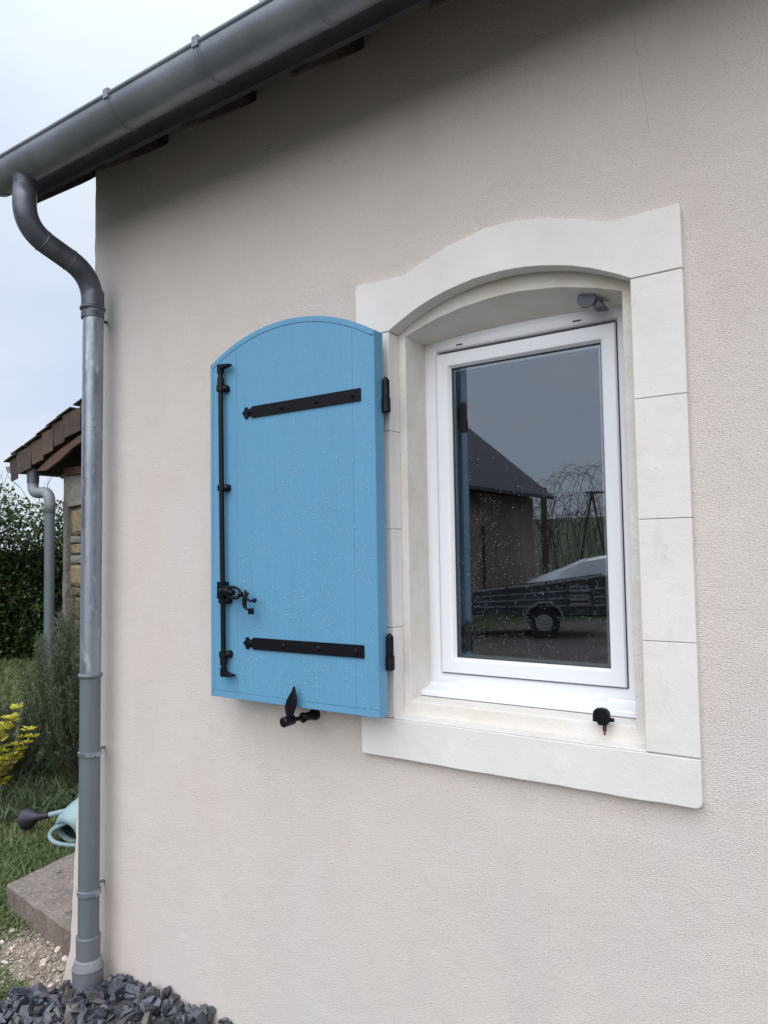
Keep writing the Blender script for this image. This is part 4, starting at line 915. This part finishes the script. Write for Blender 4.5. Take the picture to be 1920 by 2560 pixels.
tree = empty('bare_shrub', (-12.2, -29.6, 0), 'bare arching shrub at the edge of the field, reflected in the window', 'shrub'); q = MB()
for i in range(60):
    b = Vector((-12.2+random.uniform(-1.6, 1.6), -29.6+random.uniform(-.5, .5), .3)); a = random.choice((0, math.pi))+random.gauss(0, .6); h = random.uniform(2.8, 5.6); rch = random.uniform(1.0, 3.0)
    pth = [tuple(b+Vector((math.cos(a)*rch*t_**1.6, math.sin(a)*rch*.5*t_, h*(2.3*t_-1.5*t_**2.2)))) for t_ in np.linspace(0, 1.0, 9)]
    q.tube(pth, [.016, .015, .014, .012, .011, .010, .008, .007, .004], 4, False)
    for k in (3, 4, 5, 6, 7):
        e = Vector((random.gauss(0, .6), random.gauss(0, .3), random.uniform(-.1, .7))); p_ = Vector(pth[k]); q.tube([tuple(p_), tuple(p_+e*.4), tuple(p_+e*.8+Vector((0, 0, -.1)))], [.008, .006, .004], 3, False)
    for k in (4, 5, 6, 7, 8):
        e = Vector((random.gauss(0, .5), random.gauss(0, .3), random.uniform(-.3, .5))); p_ = Vector(pth[k]); q.tube([tuple(p_), tuple(p_+e*.5), tuple(p_+e*.9+Vector((0, 0, -.12)))], [.006, .005, .003], 3, False)
q.build('branches', 'twig', tree, fix=False)
# utility trailer with a ribbed side, fender and wheel
def local(o, c, ang): # bake a rotation about z into authored coordinates
    pass
ta = math.atan2(-13.38+12.53, -5.40+7.41); tca, tsa = math.cos(ta), math.sin(ta)
def TW_(mb, c=(-6.45, -12.95)):
    mb.v = [(c[0]+x*tca-y*tsa, c[1]+x*tsa+y*tca, z) for x, y, z in mb.v]; return mb
tr_ = empty('trailer', (-6.45, -12.95, 0), 'small galvanised open trailer parked in the yard, reflected in the window', 'trailer')
MT['galvdark'] = mat('trailer_paint', (.10, .11, .125), .4, metal=.3, var=(.07, .075, .085), vscale=6)
q = MB(); q.box((-1.45, -.75, .46), (1.25, .75, .54))
for sy in (.72, -.74): q.prism([(-1.45, .54), (1.25, .54), (1.25, 1.24), (-.1, 1.06), (-1.45, .92)], 1, sy, sy+.03)
q.box((-1.45, -.70, .54), (-1.41, .70, .92)); TW_(q).build('body', 'galvdark', tr_)
for k in range(3): q = MB(); q.prism([(-1.44, .60+k*.10), (1.24, .64+k*.17), (1.24, .67+k*.17), (-1.44, .625+k*.10)], 1, .751, .775); TW_(q).build('rib', 'galv', tr_)
for k in range(5): q = MB(); q.box((.52, .776, .66+k*.085), (.88, .80, .70+k*.085)); TW_(q).build('louvre', 'galv', tr_)
for x in (-1.44, -.72, .05, .45, .95, 1.22): q = MB(); q.box((x-.02, .776, .50), (x+.02, .81, .98+(x+1.45)*.09)); TW_(q).build('stanchion', 'galvdark', tr_)
q = MB(); q.prism([(-1.47, .91), (-.1, 1.05), (1.27, 1.23), (1.27, 1.27), (-.1, 1.09), (-1.47, .95)], 1, .70, .80); TW_(q).build('top_rail', 'galv', tr_)
for sy in (.86, -.86):
    q = MB(); q.tube([(.0, sy-.09, .32), (.0, sy+.09, .32)], .31, 20); TW_(q).build('wheel', 'tyre', tr_, smooth=True)
    q = MB(); q.tube([(.0, sy+.092, .32), (.0, sy+.10, .32)], .17, 16); TW_(q).build('rim', 'galv', tr_)
    q = MB(); pa = [(.40*math.cos(R(a)), .34+.40*math.sin(R(a))) for a in range(0, 181, 15)]; pb = [(.37*math.cos(R(a)), .34+.37*math.sin(R(a))) for a in range(180, -1, -15)]; q.prism(pa+pb, 1, sy-.12, sy+.12); TW_(q).build('fender', 'galv', tr_, smooth=True)
q = MB(); q.prism([(1.0, .60), (1.75, .52), (1.75, .46), (1.0, .48)], 1, -.05, .05); TW_(q).build('drawbar', 'galv', tr_)
# white car behind the trailer
car = empty('parked_car', (-7.3, -18.4, 0), 'white car under a pale cover behind the trailer, reflected in the window', 'car')
sec = [(-2.0, .45, .62, .80), (-1.8, .35, .90, .84), (-1.3, .32, 1.10, .86), (-.75, .32, 1.30, .84), (-.3, .32, 1.50, .82), (.3, .32, 1.60, .82), (1.0, .32, 1.56, .80), (1.6, .32, 1.25, .84), (2.0, .42, .80, .80)]
V = []; F = []
for (x, zb, zt, hw_) in sec:
    for yy, z in ((-hw_, zb), (-hw_, zb+(min(zt, .95)-zb)*.8), (-hw_*.78, zt-.06), (-hw_*.5, zt), (hw_*.5, zt), (hw_*.78, zt-.06), (hw_, zb+(min(zt, .95)-zb)*.8), (hw_, zb)): V.append((x, yy, z))
for i in range(len(sec)-1):
    for j in range(8): F.append((i*8+j, i*8+(j+1) % 8, (i+1)*8+(j+1) % 8, (i+1)*8+j))
F += [tuple(range(8)), tuple(range(len(sec)*8-1, len(sec)*8-9, -1))]
q = MB(); q.add(V, F); TW_(q, (-7.3, -18.4)).build('body', 'carwhite', car, smooth=True)
for sx in (-1.25, 1.3):
    for sy in (.78, -.78): q = MB(); q.tube([(sx, sy-.1, .32), (sx, sy+.1, .32)], .32, 18); TW_(q, (-7.3, -18.4)).build('wheel', 'tyre', car, smooth=True)

# hairline cracks in the render and in a jamb stone
def crack(pts, y, w_, par, lab=None):
    P = []
    for (a, b), (c, d) in zip(pts, pts[1:]):
        for k in range(8): P.append((a+(c-a)*k/8+random.uniform(-.0025, .0025), b+(d-b)*k/8))
    V = []; F = []
    for i, (x, z) in enumerate(P):
        ww = w_*random.uniform(.3, 1); V += [(x-ww, y, z), (x+ww, y, z)]
    for i in range(len(P)-1): F.append((2*i, 2*i+1, 2*i+3, 2*i+2))
    q = MB(); q.add(V, F); return q.build('crack', 'crackdark', par, fix=False, label=lab)
MT['crackdark'] = mat('crack_shadow', (.50, .45, .42), .95)
crack([(-.52, 3.06), (-.505, 2.96), (-.497, 2.86), (-.488, 2.80), (-.482, 2.72)], -.0008, .0007, house, 'fine vertical crack in the render above the window')
crack([(-.53, 2.31), (-.522, 2.335), (-.508, 2.348), (-.47, 2.358), (-.44, 2.366), (-.425, 2.369)], -.0206, .0005, sur)
# dry stems lying on the slate
MT['straw'] = mat('straw', (.20, .17, .11), .9)
q = MB()
for i in range(14):
    x, y = vis_chip(); a = random.uniform(0, 6.28); L_ = random.uniform(.05, .16); z = ph(x, y)+.03
    q.tube([(x, y-.02, z), (x+math.cos(a)*L_*.5, y-.02-abs(math.sin(a))*L_*.5, z+.014), (x+math.cos(a)*L_, y-.02-abs(math.sin(a))*L_, z-.005)], .0008, 4, False)
tag(q.build('dry_stems', 'straw', None, fix=False), 'thin dry grass stems lying over the slate chips', None, None, 'stuff')
